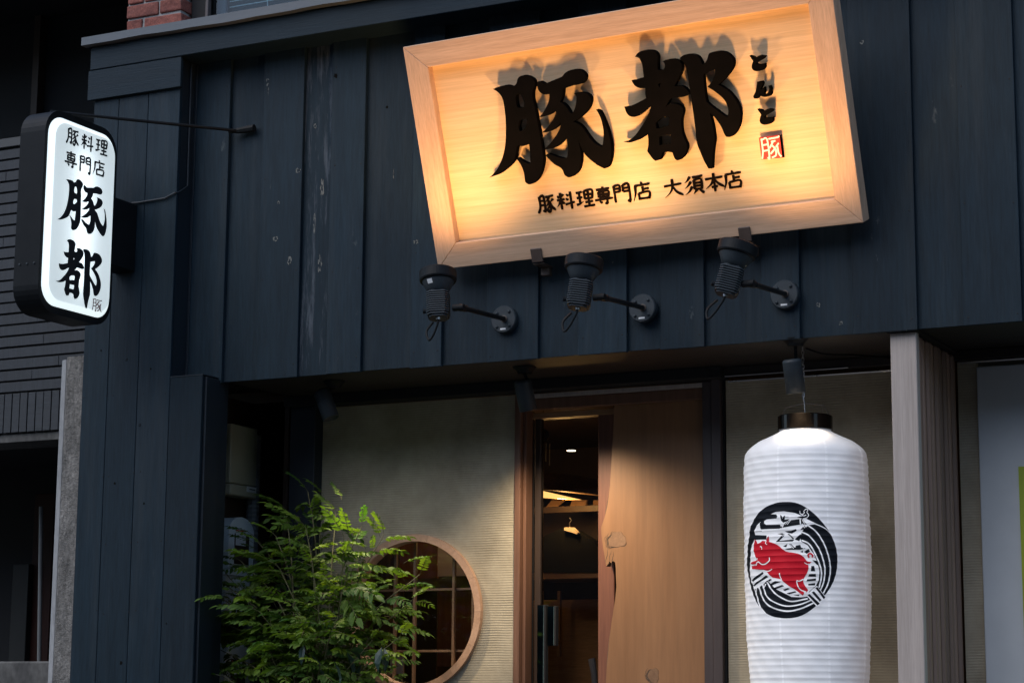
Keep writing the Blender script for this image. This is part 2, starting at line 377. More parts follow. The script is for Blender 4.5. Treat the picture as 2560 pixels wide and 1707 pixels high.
for x in (-2.43, -2.29, -2.25, -2.09, -2.05, -1.91, -1.87, -1.71):
    for z in (.4, .9, 1.4, 1.75, 2.1, 2.45, 2.85): nl.lathe([(.0042, 0), (.0032, .0012), (0, .0014)], Matrix.Translation((x+rg.uniform(-.004, .004), YP-.0002, z+rg.uniform(-.012, .012))) @ Matrix.Rotation(R(90), 4, 'X'), 6)
chipm = mat('bare_wood_chip', (.05, .06, .06), (.20, .20, .18), 90, rough=.8, fine=.3)
holem = mat('dark_knot', (.003, .003, .003), (.006, .006, .006), 30, rough=.9, spec=.1)
def chip(px, py, rx, rz, Y, m, seed, ringed=True):
    c = at(px, py, Y=Y); q = random.Random(seed); n = 14; M_ = MB(); P = []
    for k in range(n):
        a = 2*math.pi*k/n; j = q.uniform(.55, 1.15); P.append((c.x+rx*j*math.cos(a), Y-.0006, c.z+rz*j*math.sin(a)))
    I_ = [(c.x+(x-c.x)*q.uniform(.3, .75), Y-.0006, c.z+(z-c.z)*q.uniform(.3, .75)) for x, y, z in P]
    if ringed: M_.add(P+I_, [(k, (k+1) % n, n+(k+1) % n, n+k) for k in range(n) if q.random() < .8])
    else: M_.add(P, [tuple(range(n))])
    M_.build('paint_chip' if m is chipm else 'knot', m, shop)
for k, (px, py, rx, rz, Y, m) in enumerate([(669, 205, .011, .024, -.0046, chipm), (671, 230, .003, .03, -.0046, chipm), (745, 427, .016, .016, -.0046, chipm), (696, 507, .010, .011, -.0046, chipm), (690, 597, .018, .018, -.0046, chipm), (724, 652, .014, .022, -.0046, chipm), (788, 315, .010, .016, .0186, chipm),
        (805, 470, .014, .06, .0186, chipm), (1040, 605, .016, .014, -.0046, chipm), (984, 436, .003, .03, .0186, chipm), (2046, 762, .011, .011, .0186, chipm), (2102, 808, .010, .010, .0186, chipm), (2155, 106, .010, .012, -.0046, chipm), (1532, 656, .005, .005, -.0046, chipm), (1062, 870, .004, .02, .0186, chipm), (800, 660, .012, .05, .0186, chipm), (786, 560, .008, .07, .0186, chipm)]):
    chip(px, py, rx, rz, Y, m, k)
for k, (px, py, r_, Y) in enumerate([(839, 190, .014, -.0046), (968, 268, .008, .0186), (350, 1063, .009, YP-.0006), (287, 1208, .007, YP-.0006), (360, 1258, .007, YP-.0006), (303, 1656, .010, YP-.0006), (377, 922, .006, YP-.0006), (253, 876, .006, YP-.0006), (317, 899, .008, YP-.0006), (416, 1558, .005, YP-.0006)]):
    chip(px, py, r_, r_, Y, holem, k+50, k in (2, 8))
no = nl.build('nail_heads', darkvoid, shop); no['kind'] = 'stuff'
# left cladding and pillar
xj = [at(210, 850, Y=YP).x, at(272, 882, Y=YP).x, at(347, 882, Y=YP).x, -1.886, -1.684]
for i in range(4):
    ztop = 4.62 if i < 3 else 2.929
    B('board', xj[i]+.0012, xj[i+1]-.0012, YP, YP+.02, 0, ztop, navy, shop, .0022)
B('pillar_core', xj[0]+.004, -1.888, YP+.021, .036, 0, 4.62, navyside, shop, 0)
B('pillar_core', -1.8875, -1.686, YP+.021, .092, 0, 2.925, navyside, shop, 0)
B('pillar_trim', -1.8855, -1.6815, YP-.002, .0, 2.9292, 2.9345, navyside, shop, 0)
B('board', -1.6855, -1.672, YP+.021, .0, 0, 2.922, navyside, shop, .002)
B('corner_trim', -1.8875, -1.874, -.012, -.0045, 2.936, 4.615, navyside, shop, .001)
B('lap_board', -2.478, -1.872, YP-.022, YP-.001, at(235, 250, Y=YP-.02).z, 4.622, navyh, shop, .002)
# beam and sheet-metal ledge
B('beam', -2.466, 3.6, -.165, .03, 4.625, 4.752, navyh, shop, .003)
lm = MB(); n = 60
for i in range(n):                                   # slightly buckled lip
    xa = -2.50+i*(6.1/n); xb = xa+6.1/n
    def lip(x): return .003*math.sin(x*5.1)+.002*math.sin(x*17)
    for k, (ya, za, yb, zb) in enumerate([(-.205, 4.755, -.205, 4.80), (-.205, 4.80, .25, 4.845), (-.16, 4.755, -.205, 4.755)]):
        w = [lip(xa), lip(xb)]
        lm.add([(xa, ya, za+w[0]*(za < 4.76)), (xb, ya, za+w[1]*(za < 4.76)), (xb, yb, zb+w[1]*(zb < 4.76)), (xa, yb, zb+w[0]*(zb < 4.76))], [(0, 1, 2, 3)])
lm.add([(-2.5, -.205, 4.755), (-2.5, -.205, 4.80), (-2.5, .25, 4.845), (-2.5, .25, 4.755)], [(0, 1, 2, 3)])
lm.build('ledge_cap', zinc, shop)
# brick pier above the ledge
B('mortar_bed', -2.452, -2.10, .127, .34, 4.80, 5.75, mortarl, shop, 0)
bw, bh, gap = .205, .070, .015
def brick(x0, x1, y0, y1, z):
    m = MB(); cx = []
    for (x, y, zz) in [(x, y, zz) for zz in (z, z+bh) for y in (y0, y1) for x in (x0, x1)]:
        cx.append((x+random.uniform(-.005, .005), y+random.uniform(-.004, .004), zz+random.uniform(-.004, .004)))
    m.add(cx, [(0, 2, 3, 1), (4, 5, 7, 6), (0, 1, 5, 4), (2, 6, 7, 3), (0, 4, 6, 2), (1, 3, 7, 5)])
    m.build('brick', brickm, shop, .007, seg=2)
for k in range(10):
    z = 4.845-.02+k*(bh+gap)
    if k % 2 == 0: brick(-2.458, -2.245, .115, .24, z); brick(-2.233, -2.088, .115, .225, z); 
    else: brick(-2.452, -2.35, .115, .24, z); brick(-2.336, -2.088, .115, .225, z)
    brick(-2.19, -2.087, .238, .345, z)
# window with blinds above the ledge
win = sub('upper_window', shop)
tealback = mat('teal_backing', (.05, .10, .13), (.07, .13, .16), 3, rough=.7)
fx = at(478, 40, Y=.22).x
B('frame', -2.082, -1.985, .20, .26, 4.80, 5.75, darkvoid, win, .003)
B('frame', -1.985, -1.965, .19, .22, 4.80, 5.75, alu, win, .003)
B('frame', -2.08, .8, .20, .26, 5.75, 5.85, darkvoid, win, .003)
B('frame', .4, .5, .20, .26, 4.80, 5.75, darkvoid, win, .003)
MB().add([(-1.98, .23, 4.8), (.42, .23, 4.8), (.42, .23, 5.75), (-1.98, .23, 5.75)], [(0, 1, 2, 3)]).build('pane', tealglass, win)
for k in range(30):
    z = 4.84+k*.0315
    MB().add([(-1.89, .285, z+.004), (.4, .285, z+.004), (.4, .312, z+.009), (-1.89, .312, z+.009), (-1.89, .2855, z-.0005), (.4, .2855, z-.0005)], [(0, 1, 2, 3), (0, 4, 5, 1)]).build('blind_slat', blind, win)
MB().tube([(-1.64, .28, 4.8), (-1.64, .28, 5.75)], .003, 5).build('blind_cord', blind, win)
B('blind_backing', -2.0, .45, .36, .38, 4.8, 5.75, tealback, win, 0)
B('curtain', -1.965, -1.905, .27, .30, 4.8, 5.75, greypanel, win, .005)
B('upper_wall', -2.455, 3.6, .345, .5, 4.75, 4.80, mortar, shop, 0)
B('upper_wall', .5, 3.6, .2, .5, 4.80, 6.4, mortar, shop, 0)
B('upper_wall', -2.452, .5, .2, .5, 5.86, 6.4, mortar, shop, 0)
# soffit of the recess
B('soffit', -1.66, 3.6, .022, .86, 2.918, 2.935, soffitm, shop, 0)
# rear wall of the recess, with its round window opening
YW = .70; WCX, WCZ, WRO, WRI = -.913, 1.762, .402, .366
circ = [(WCX+WRO*.985*math.cos(2*math.pi*i/64), WCZ+WRO*.985*math.sin(2*math.pi*i/64)) for i in range(64)]
xwl, xwr = -1.535, at(1289, 1250, Y=YW).x
MB().prism([(xwl, 0), (xwr, 0), (xwr, 2.858), (xwl, 2.858)], [circ], lambda u, v, d: Vector((u, YW-d, v)), -.11, 0).build('entrance_wall', plaster, shop)
B('entrance_wall', .812, 1.86, YW, YW+.11, 0, 2.86, plaster, shop, 0)
B('entrance_wall', 1.955, 2.046, YW, YW+.11, 0, 2.87, plaster, shop, 0)
B('entrance_wall', 2.046, 3.6, YW+.05, YW+.16, 0, 2.918, plaster, shop, 0)
B('header', -1.68, .822, YW-.10, YW+.02, 2.862, 2.9175, darkvoid, shop, .003)
B('header', .822, 3.6, YW-.05, YW+.02, 2.872, 2.9175, soffitm, shop, .003)
# thin metal rails at the head of the plaster wall
MB().tube([(.83, YW-.012, 2.852), (1.85, YW-.012, 2.852)], .006, 8).build('rail', steel, shop)
MB().tube([(1.96, YW-.012, 2.866), (3.5, YW-.012, 2.866)], .008, 8).build('rail', steel, shop)
MB().tube([(.83, YW-.056, 2.870), (1.45, YW-.056, 2.872)], .003, 8).build('rail', steel, shop)
# alcove at the left of the recess
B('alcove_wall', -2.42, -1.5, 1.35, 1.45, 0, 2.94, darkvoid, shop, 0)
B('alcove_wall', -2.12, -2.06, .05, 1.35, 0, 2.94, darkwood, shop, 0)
B('navy_post', at(721, 1250, Y=.62).x, at(783, 1250, Y=.62).x, .62, .80, 0, 2.917, navyside, shop, .003)
B('alcove_jamb', at(706, 1250, Y=.68).x, at(718, 1250, Y=.68).x, .68, .74, 0, 2.917, darkwood, shop, .003)
# interior shell
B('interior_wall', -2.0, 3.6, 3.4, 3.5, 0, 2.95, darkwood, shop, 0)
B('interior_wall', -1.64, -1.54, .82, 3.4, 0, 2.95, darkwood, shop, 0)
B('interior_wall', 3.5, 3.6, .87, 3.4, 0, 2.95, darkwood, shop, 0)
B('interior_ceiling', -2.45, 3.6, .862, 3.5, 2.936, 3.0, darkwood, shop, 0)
B('building_mass', -2.45, 3.6, .5, 4.0, 3.02, 6.4, darkvoid, shop, 0)  # unseen blocks, put in to keep sky light out of the rooms
B('building_mass', -2.42, -2.13, .037, 4.0, 0, 2.93, darkvoid, shop, 0)

# round window
rw = sub('round_window', shop)
nseg = 14
for s in range(nseg):                                # ring made of bent wood segments
    m = MB(); K = 6
    for k in range(K):
        a0 = 2*math.pi*(s+(k)/K*.994)/nseg; a1 = 2*math.pi*(s+(k+1)/K*.994)/nseg
        P = []
        for a in (a0, a1):
            for r, y in ((WRI, YW-.028), (WRO, YW-.028), (WRO, YW+.03), (WRI, YW+.05)): P.append((WCX+r*math.cos(a), y, WCZ+r*math.sin(a)))
        fs = [(0, 4, 5, 1), (1, 5, 6, 2), (3, 7, 4, 0), (2, 6, 7, 3)]
        if k == 0: fs.append((0, 1, 2, 3))
        if k == K-1: fs.append((4, 7, 6, 5))
        m.add(P, fs)
    m.build('ring_segment', ring, rw, 0)
YM = YW+.085
disc = [(WCX+.40*math.cos(2*math.pi*i/48), WCZ+.40*math.sin(2*math.pi*i/48)) for i in range(48)]
MB().add([(x, YM-.03, z) for x, z in disc], [tuple(range(48))]).build('pane', glass, rw)
for px in (985, 1034, 1132, 1181):
    x = at(px, 1560, Y=YM).x; B('muntin', x-.007, x+.007, YM, YM+.02, WCZ-.42, WCZ+.42, muntin, rw, .001)
for py in (1472, 1626):
    z = at(1100, py, Y=YM).z; B('muntin', WCX-.42, WCX+.42, YM+.021, YM+.034, z-.006, z+.006, muntin, rw, .001)
# panels seen through the round window
def panel(name, p0, p1, Y, m, parent=shop, th=.02, bev=.002):
    a, b = at(*p0, Y=Y), at(*p1, Y=Y)
    return B(name, min(a.x, b.x), max(a.x, b.x), Y, Y+th, min(a.z, b.z), max(a.z, b.z), m, parent, bev)
panel('interior_panel', (1095, 1330), (1240, 1437), 1.5, pale)
panel('interior_panel', (1000, 1280), (1093, 1445), 1.56, redwood)
panel('interior_panel', (1095, 1475), (1190, 1665), 1.6, redwood)
panel('interior_panel', (880, 1300), (955, 1480), 1.6, darkwood)
panel('interior_panel', (860, 1590), (930, 1760), 1.2, jamb)
panel('interior_panel', (975, 1640), (1006, 1684), 1.2, pale)
panel('interior_panel', (1010, 1470), (1090, 1760), 1.65, darkwood)

# ------------------------------------------------------------------ entrance door
dr = sub('entrance_door', shop)
xa = at(1302, 1250, Y=YW-.01).x
B('door_jamb', xwr+.001, xa, YW-.02, YW+.09, 0, 2.853, jamb, dr, .003)
B('door_jamb', xa+.001, xa+.018, YW+.012, YW+.085, 0, 2.80, jamb, dr, .002)
xs0, xs1 = at(1336, 1300, Y=YW+.10).x, at(1351, 1300, Y=YW+.10).x
B('gap_strip', xa+.019, xs0-.002, YW+.088, YW+.10, 0, 2.78, darkvoid, dr, 0)
B('stile', xs0, xs1, YW+.10, YW+.135, 0, 2.77, darkwood, dr, .003)
xq0, xq1 = at(1497, 1450, Y=YW+.11).x, at(1538, 1450, Y=YW+.11).x
B('stile', xq0, xq1, YW+.10, YW+.135, 0, 2.77, redwood, dr, .003)
MB().add([(xs1, YW+.117, 0), (xq0, YW+.117, 0), (xq0, YW+.117, 2.77), (xs1, YW+.117, 2.77)], [(0, 1, 2, 3)]).build('pane', glass, dr)
xr0, xr1 = at(1761, 1250, Y=YW).x, at(1813, 1250, Y=YW).x
zh = at(1759, 957, Y=YW).z
B('door_head', xa, xr0, YW-.014, YW+.07, zh-.022, zh, pale if False else postwood, dr, .002)
B('door_head', xa, xr0, YW-.006, YW+.03, zh-.080, zh-.024, jamb, dr, .003)
B('door_track', xa, xr0, YW+.085, YW+.16, zh-.112, zh-.082, shelfm, dr, .002)
xm = at(1785, 1250, Y=YW).x
B('door_frame', xr0, xm-.001, YW-.02, YW+.09, 0, zh+.004, alu, dr, .003)
B('door_frame', xm+.001, xr1-.008, YW-.032, YW+.09, 0, zh+.014, alu, dr, .003)
B('gap_strip', xr1-.007, xr1+.001, YW-.004, YW+.09, 0, 2.86, darkvoid, dr, 0)
# live-edge slab
YS = YW+.035
edge = [(1536, 985), (1535.5, 1005), (1534, 1063), (1529, 1145), (1525, 1213), (1518, 1267), (1511, 1294), (1503, 1318), (1503.5, 1335), (1505.5, 1352), (1508, 1370), (1511, 1386), (1513, 1402), (1516, 1415), (1520, 1409), (1524, 1403), (1528, 1406), (1533, 1401), (1538, 1406), (1539.5, 1424), (1540, 1441), (1541, 1466), (1537.5, 1500), (1530, 1548), (1523.5, 1594), (1518, 1655), (1514.5, 1707), (1510, 1800), (1516, 1950), (1508, 2100), (1512, 2300)]
ep = [at(x, y, Y=YS) for x, y in edge]
low = [(p.x, p.z) for p in ep]
xs_r = xr0+.03
outer = low+[(xs_r, low[-1][1]), (xs_r, low[0][1])]
slabo = MB().prism(outer, [], lambda u, v, d: Vector((u, YS-d, v)), -.045, 0).build('slab', slabm, dr)
bk = MB()
for (x0, z0), (x1, z1) in zip(low[:-1], low[1:]):     # rough bark edge, bevelled away behind the face
    w0 = .010+.008*math.sin(z0*9)+.004*math.sin(z0*31); w1 = .010+.008*math.sin(z1*9)+.004*math.sin(z1*31)
    bk.add([(x0+.001, YS+.002, z0), (x1+.001, YS+.002, z1), (x1-w1, YS+.035, z1), (x0-w0, YS+.035, z0)], [(0, 1, 2, 3)])
bk.build('bark_edge', bark, slabo)
def knot(px, py, rx, rz, seed):
    c = at(px, py, Y=YS); rg = random.Random(seed)
    def pt(a, k=1.): 
        j = k*(1+.10*math.sin(3*a+seed)+.05*math.sin(7*a+2*seed)); return Vector((c.x+rx*j*math.cos(a), YS+.0004, c.z+rz*j*math.sin(a)))
    plug = MB(); ps = [pt(2*math.pi*i/24, .95) for i in range(24)]
    plug.add([(p.x, YS-.0012, p.z) for p in ps]+[(p.x, YS+.004, p.z) for p in ps], [tuple(range(24))]+[(i, 24+i, 24+(i+1) % 24, (i+1) % 24) for i in range(24)])
    plug.build('knot_plug', knotm, slabo)
    for a0, a1, k, r in ((1.7, 4.9, 1.0, .0024), (2.0, 4.4, 1.1, .0034), (2.6, 4.2, 1.24, .0022), (5.1, 6.1, 1.0, .0010), (.2, 1.5, 1.0, .0009), (2.3, 3.3, 1.42, .0012)):
        n = 12; pts = [pt(a0+(a1-a0)*i/n, k*rg.uniform(.985, 1.015)) for i in range(n+1)]
        MB().tube(pts, [r*rg.uniform(.5, 1.2)*math.sin(math.pi*(i+.4)/(n+.8))+.0003 for i in range(n+1)], 5).build('knot_crack', bark, slabo)
    for q in range(3):
        x = c.x-rx*(.95-.3*q); n = 8
        pts = [Vector((x+rg.uniform(-.003, .003)-.002*i, YS+.0006, c.z-rz*(.9+.24*i)-.01*q)) for i in range(n+1)]
        MB().tube(pts, [.0016*math.sin(math.pi*(i+.5)/(n+1))+.0003 for i in range(n+1)], 5).build('knot_crack', bark, slabo)
knotm = mat('knot_plug_wood', (.17, .092, .046), (.235, .13, .068), 16, (1, 1, 1), .55, .06, .3, 60, fine=.15)
knot(1543, 1349, .050, .040, 3); knot(1634, 1688, .030, .036, 5)
random.seed(21)
# handles: two mirrored square bars
for (p0, p1) in (((1343, 1511), (1362, 1900)), ((1368, 1514), (1389, 1613))):
    a, b = at(*p0, Y=YW+.05), at(*p1, Y=YW+.05)
    B('handle', a.x, b.x-.010, YW+.05, YW+.075, b.z, a.z, chrome, dr, .002)
    B('handle', b.x-.009, b.x, YW+.05, YW+.085, b.z, a.z, darkvoid, dr, .002)

# ------------------------------------------------------------------ things inside the entrance
def thing_panel(name, p0, p1, Y, m, label, cat, th=.02):
    o = panel(name, p0, p1, Y, m, None, th); tag(o, label, cat); return o
rack = empty('coat_rack', 'wooden coat rack with lit slats inside the doorway', 'coat rack', at(1430, 1600, Y=1.9))
panel('shelf', (1330, 1431), (1503, 1444), 1.86, shelfm, rack, .3)
panel('upright', (1497, 1255), (1520, 1800), 1.84, shelfm, rack, .04)
for px in (1352, 1397):
    panel('slat', (px-4, 1476), (px+3, 1640), 2.2, shelfm, rack)
panel('back_board', (1330, 1500), (1500, 1720), 2.34, shelfm, rack)
for k, (a, b, c, d) in enumerate([(1378, 1412, 1360, 1384), (1430, 1467, 1422, 1461), (1483, 1500, 1482, 1500)]):
    P = [at(a, 1250, Y=2.1), at(b, 1250, Y=2.1), at(d, 1273, Y=2.0), at(c, 1273, Y=2.0)]
    MB().add([tuple(p) for p in P]+[(p.x, p.y+.02, p.z+.004) for p in P], [(0, 1, 2, 3), (4, 7, 6, 5), (0, 4, 5, 1), (1, 5, 6, 2), (2, 6, 7, 3), (3, 7, 4, 0)]).build('slat', shelfm, rack)
panel('rail', (1330, 1268), (1503, 1277), 2.0, darkwood, rack)
panel('back_board', (1340, 1278), (1500, 1430), 2.36, darkwood, rack)
# ceiling beam running into the room, with a light strip under it
pa, pb = at(1345, 1205, Y=1.55), at(1520, 1235, Y=2.6)
beamw = mat('rough_beam_wood', (.12, .065, .032), (.20, .115, .06), 7, (1.5, 1.5, 3), .8, .06, .8, 30, fine=.3, dist=.006)
bm_ = empty('ceiling_beam', 'rough wooden beam with a glowing strip light under it, above the coat rack', 'beam', pa)
a0, a1 = at(1340, 1178, X=None, Y=1.5), at(1340, 1222, Y=1.5)
b0, b1 = at(1530, 1213, Y=2.0), at(1530, 1243, Y=2.0)
MB().add([a0, b0, b1, a1]+[Vector(p)+Vector((.10, .16, 0)) for p in (a0, b0, b1, a1)], [(0, 1, 2, 3), (7, 6, 5, 4), (0, 4, 5, 1), (3, 2, 6, 7), (0, 3, 7, 4), (1, 5, 6, 2)]).build('beam_body', beamw, bm_)
c0, c1, d0, d1 = at(1345, 1224, Y=1.52), at(1345, 1243, Y=1.52), at(1455, 1249, Y=1.86), at(1430, 1249, Y=1.86)
MB().add([c0, d0, d1, c1], [(0, 1, 2, 3)]).build('strip_light', emit('strip_light_glow', (1, .55, .16), 1.0), bm_)
# coat on hanger
cp = at(1428, 1380, Y=1.9); s_ = 1/ (FPX/ (cp-CAM).dot(FWD))
coat = empty('hanging_coat', 'black coat on a pale wooden hanger inside the doorway', 'coat', cp)
def cxy(px, py, d): p = at(px, py, Y=1.9-d); return p
outl = [(1413, 1322), (1440, 1322), (1458, 1333), (1490, 1352), (1520, 1385), (1530, 1432), (1330, 1432), (1340, 1372), (1372, 1340), (1395, 1330)]
MB().prism([(at(x, y, Y=1.9).x, at(x, y, Y=1.9).z) for x, y in outl], [], lambda u, v, d: Vector((u, 1.9-d, v)), -.05, .05).build('garment', cloth, coat, .012, seg=2)
hg = [(1413, 1318), (1436, 1318), (1448, 1331), (1444, 1335), (1428, 1330), (1412, 1325)]
MB().prism([(at(x, y, Y=1.84).x, at(x, y, Y=1.84).z) for x, y in hg], [], lambda u, v, d: Vector((u, 1.84-d, v)), -.01, .01).build('hanger', postwood, coat, .002)
MB().tube([at(1424, 1318, Y=1.84), at(1424, 1306, Y=1.84), at(1429, 1300, Y=1.84), at(1424, 1294, Y=1.84)], .003, 6).build('hook', steel, coat)
thing_panel('wall_panel', (1499, 1064), (1540, 1211), 1.7, greypanel, 'blue grey panel beside the slab door, high inside the entrance', 'panel')
dl = MB().lathe([(.0, 0), (.024, 0), (.027, .003)], Matrix.Translation(at(1428, 1127, Y=2.1)), 24).build('downlight', emit('downlight_glow', (1, .85, .6), 3))
tag(dl, 'small lit round downlight glowing in the dark behind the door glass', 'downlight')
wc = empty('wind_chime', 'small wind chime with thin silver tubes hanging inside the door glass', 'wind chime', at(1358, 1090, Y=.9))
wcp = at(1358, 1088, Y=.9)
MB().lathe([(.0, .02), (.03, .012), (.034, 0), (.03, -.012), (0, -.02)], Matrix.Translation(wcp) @ Matrix.Rotation(R(90), 4, 'X'), 20).build('disc', darkwood, wc)
MB().tube([at(1358, 1075, Y=.9), at(1358, 1020, Y=.9)], .0015, 5).build('cord', cloth, wc)
for px, y1 in ((1358, 1168), (1365, 1152), (1374, 1163)):
    MB().tube([at(px+1, 1108, Y=.9), at(px, y1, Y=.9)], .0028, 6).build('tube', steel, wc)
um = MB(); um.tube([at(1479, 1646, Y=1.2), at(1485, 1680, Y=1.2), at(1491, 1760, Y=1.2)], [.02, .017, .016], 10)
tag(um.build('umbrella_stick', postwood, None, 0), 'pale wooden stick leaning behind the slab door', 'stick')
# lamp of the strip light, and an added room fill
p_ = at(1400, 1256, Y=1.75)
def plight(name, loc, e, col, r=.05, parent=None):
    d = bpy.data.lights.new(name, 'POINT'); d.energy = e; d.color = col; d.shadow_soft_size = r
    o = bpy.data.objects.new(name, d); COL.objects.link(o); o.location = Vector(loc)-(wloc(parent) if parent else Vector()); o.parent = parent; return o
plight('strip_lamp', p_+Vector((.02, 0, .0)), 5, (1, .55, .18), .04, bm_)
plight('room_fill', (-1.0, 1.15, 2.55), 1.6, (1, .62, .34), .1)  # added unseen fill, brightens the panels behind the round window

# ------------------------------------------------------------------ ribbed wooden post
post = empty('ribbed_post', 'pale wooden wing post with ribbed side, right of the white lantern', 'post', (1.9, .03, 0))
px0, px1 = at(2225, 840, Y=.03).x, at(2290, 840, Y=.03).x
B('post_face', px0, px1, .03, .075, 0, 2.905, postwood, post, .003)
B('post_core', px0+.004, px1-.022, .0755, .69, 0, 2.9, ribwood, post, 0)
for k in range(9):
    y = .079+k*.068
    B('rib', px1-.026, px1-.002-.005*(k % 2), y, y+.047, 0, 2.9, ribwood, post, .012)
B('post_cap', px0-.01, px1+.012, .024, .69, 2.9055, 2.9155, soffitm, post, 0)
# white board with green edge at the right
wb = empty('white_board', 'large white notice panel at the right, with a lime green strip on it', 'panel', (2.2, YW, 0))
B('panel', at(2452, 1300, Y=YW-.02).x, 3.3, YW-.02, YW+.03, .2, 2.84, whiteboard, wb, .004)
a = at(2546, 1166, Y=YW-.024)
B('green_strip', a.x, 3.2, YW-.026, YW-.0215, .4, a.z, lime, wb, 0)

# ------------------------------------------------------------------ electric meters in the alcove
XM = -2.058
def ya(px, py): return at(px, py, X=XM+.09).y
mbx = empty('meter_box', 'beige metal meter box on the dark alcove side wall, above two meters', 'meter box', (XM, .9, 2.2))
y0, y1 = ya(574, 1230), ya(640, 1245); z1, z0 = at(600, 1062, X=XM+.09).z, at(600, 1240, X=XM+.09).z
zl = at(600, 1212, X=XM+.09).z
B('box_cover', XM, XM+.09, y0, y1, zl+.004, z1, meterbox, mbx, .006)
B('box_cover', XM, XM+.094, y0, y1, z0, zl, meterbox, mbx, .006)
B('label_plate', XM+.0945, XM+.096, y1-.10, y1-.01, z0+.03, z0+.06, sticker, mbx, 0)
B('label_plate', XM+.0965, XM+.0972, y1-.075, y1-.02, z0+.043, z0+.048, ink, mbx, 0)
for top, bot, lab in ((1291, 1532, 'pale blue electric meter directly below the beige meter box'), (1605, 1860, 'lower pale blue electric meter, behind the lowest leaves of the shrub')):
    y0, y1 = ya(566, 1400), ya(629, 1400); z1, z0 = at(590, top, X=XM+.09).z, at(590, bot, X=XM+.09).z
    mt = empty('electric_meter', lab, 'meter', (XM, (y0+y1)/2, z0), 'electric meters in the alcove')
    w = (y1-y0)/2; yc = (y0+y1)/2; ol = [(yc-w, z0+.2), (yc+w, z0+.2)]
    for k in range(0, 13): a_ = math.pi*k/12; ol.append((yc+w*math.cos(a_), z1-w*.7+w*.7*math.sin(a_)))
    fn = lambda u, v, d: Vector((XM+d, u, v))
    MB().prism(ol, [], fn, 0, .10).build('case', meterplastic, mt, .006, seg=2)
    MB().prism([(yc-w*.95, z0), (yc+w*.95, z0), (yc+w*.95, z0+.196), (yc-w*.95, z0+.196)], [], fn, 0, .085).build('terminal_cover', meterplastic, mt, .008, seg=2)
    B('dial_window', XM+.101, XM+.104, yc-w*.55, yc+w*.6, z0+.26, z1-.09, darkwood, mt, .001)
    B('dial_plate', XM+.1045, XM+.1055, yc-w*.5, yc+w*.3, z0+.36, z0+.44, sticker, mt, 0)
    B('dial_plate', XM+.1045, XM+.1055, yc-w*.5, yc+w*.4, z0+.28, z0+.345, bronze, mt, 0)
    B('dial_plate', XM+.1057, XM+.1062, yc-w*.5, yc+w*.3, z0+.435, z0+.442, redpaint, mt, 0)
cb = MB(); yc = ya(648, 1240)
zs = [2.75-i*.012 for i in range(200)]
cb.tube([(XM+.05, yc, z) for z in zs], [.034+.003*(i % 2) for i in range(200)], 10)
tag(cb.build('corrugated_conduit', conduitm, None, 0), 'grey corrugated conduit running down beside the meters', 'conduit')

# ------------------------------------------------------------------ neighbour building at the left
nb = empty('neighbour_building', 'dark grey tiled building next door, behind the concrete pillar', 'building', (-3.6, .8, 0))
YN = .80
zt = [at(0, y, Y=YN).z for y in (817, 845)]; rh = zt[0]-zt[1]; zc = zt[0]
zv0, zv1 = at(75, 1080, Y=YN).z, at(75, 979, Y=YN).z
ztop = at(100, 358, Y=YN).z
B('wall_core', -6.5, -2.47, YN+.012, 1.0, zv0, ztop, grout, nb, 0)
k = int((ztop-zv1)/rh); r0 = zv1+.004
for i in range(k):
    z0_ = r0+i*rh; off = random.uniform(-.9, 0)
    x = -5.2+off
    while x < -2.6:
        x2 = min(x+.905, -2.5)
        B('tile', x, x2-.0012, YN+random.uniform(-.0015, .0015), YN+.0115, z0_+.004, z0_+rh-.008, tile, nb, .0015); x += .905
x = -5.0; pv = .0585
while x < -2.6:
    B('tile', x, x+pv-.006, YN+random.uniform(-.001, .001), YN+.0115, zv0+.005, zv1-.004, tilev, nb, .0015); x += pv
B('parapet_cap', -6.5, -2.47, YN-.01, 1.1, ztop+.002, at(100, 335, Y=YN).z, bandm, nb, .003)
B('lintel', -6.5, -2.47, YN+.02, 1.1, zv0-.05, zv0-.002, conclow, nb, .002)
zs_ = at(160, 40, Y=1.7).z
B('dark_wall', -8, -2.47, 1.7, 1.8, ztop, zs_+1, darkvoid, nb, 0)
B('balcony_slab', -8, -2.46, .3, 1.69, zs_, zs_+.3, darkvoid, nb, 0)
B('recess_wall', -8, -2.47, 2.2, 2.3, 0, zv0, darkvoid, nb, 0)
B('recess_ceiling', -8, -2.47, 1.1, 2.2, zv0-.012, zv0, darkvoid, nb, 0)
B('dark_wall', at(85, 300, Y=1.66).x, at(100, 300, Y=1.66).x, 1.62, 1.69, ztop, zs_, darkwood, nb, 0)
darkred = mat('dark_red_door', (.022, .006, .004), (.032, .010, .007), 4, (6, 6, .5), .6, spec=.2); darkpale = mat('dim_panel', (.020, .022, .022), (.028, .030, .030), 4, spec=.2)
B('door_panel', at(75, 1500, Y=2.1).x, at(125, 1500, Y=2.1).x, 2.1, 2.15, 0, zv0-.2, darkred, nb, .003)
B('door_panel', at(28, 1500, Y=2.05).x, at(68, 1500, Y=2.05).x, 2.05, 2.1, 0, at(50, 1410, Y=2.05).z, darkpale, nb, .003)
MB().tube([at(96, 1800, Y=1.6), at(103, 1266, Y=1.6)], .013, 10).build('handrail', conduitm, nb)
lw = at(60, 1652, Y=.5)
tag(B('low_wall', -6, -2.86, .5, .68, 0, lw.z, conclow, None, .01), 'stained low concrete wall at the lower left corner', 'wall')
cpx = empty('concrete_pillar', 'rough weathered concrete pillar between the tiled building and the navy cladding', 'pillar', (-2.75, .15, 0))
pts = [(-2.842, .17), (-2.795, .15), (-2.50, .15), (-2.50, .45), (-2.842, .45)]
ztopc = 3.142
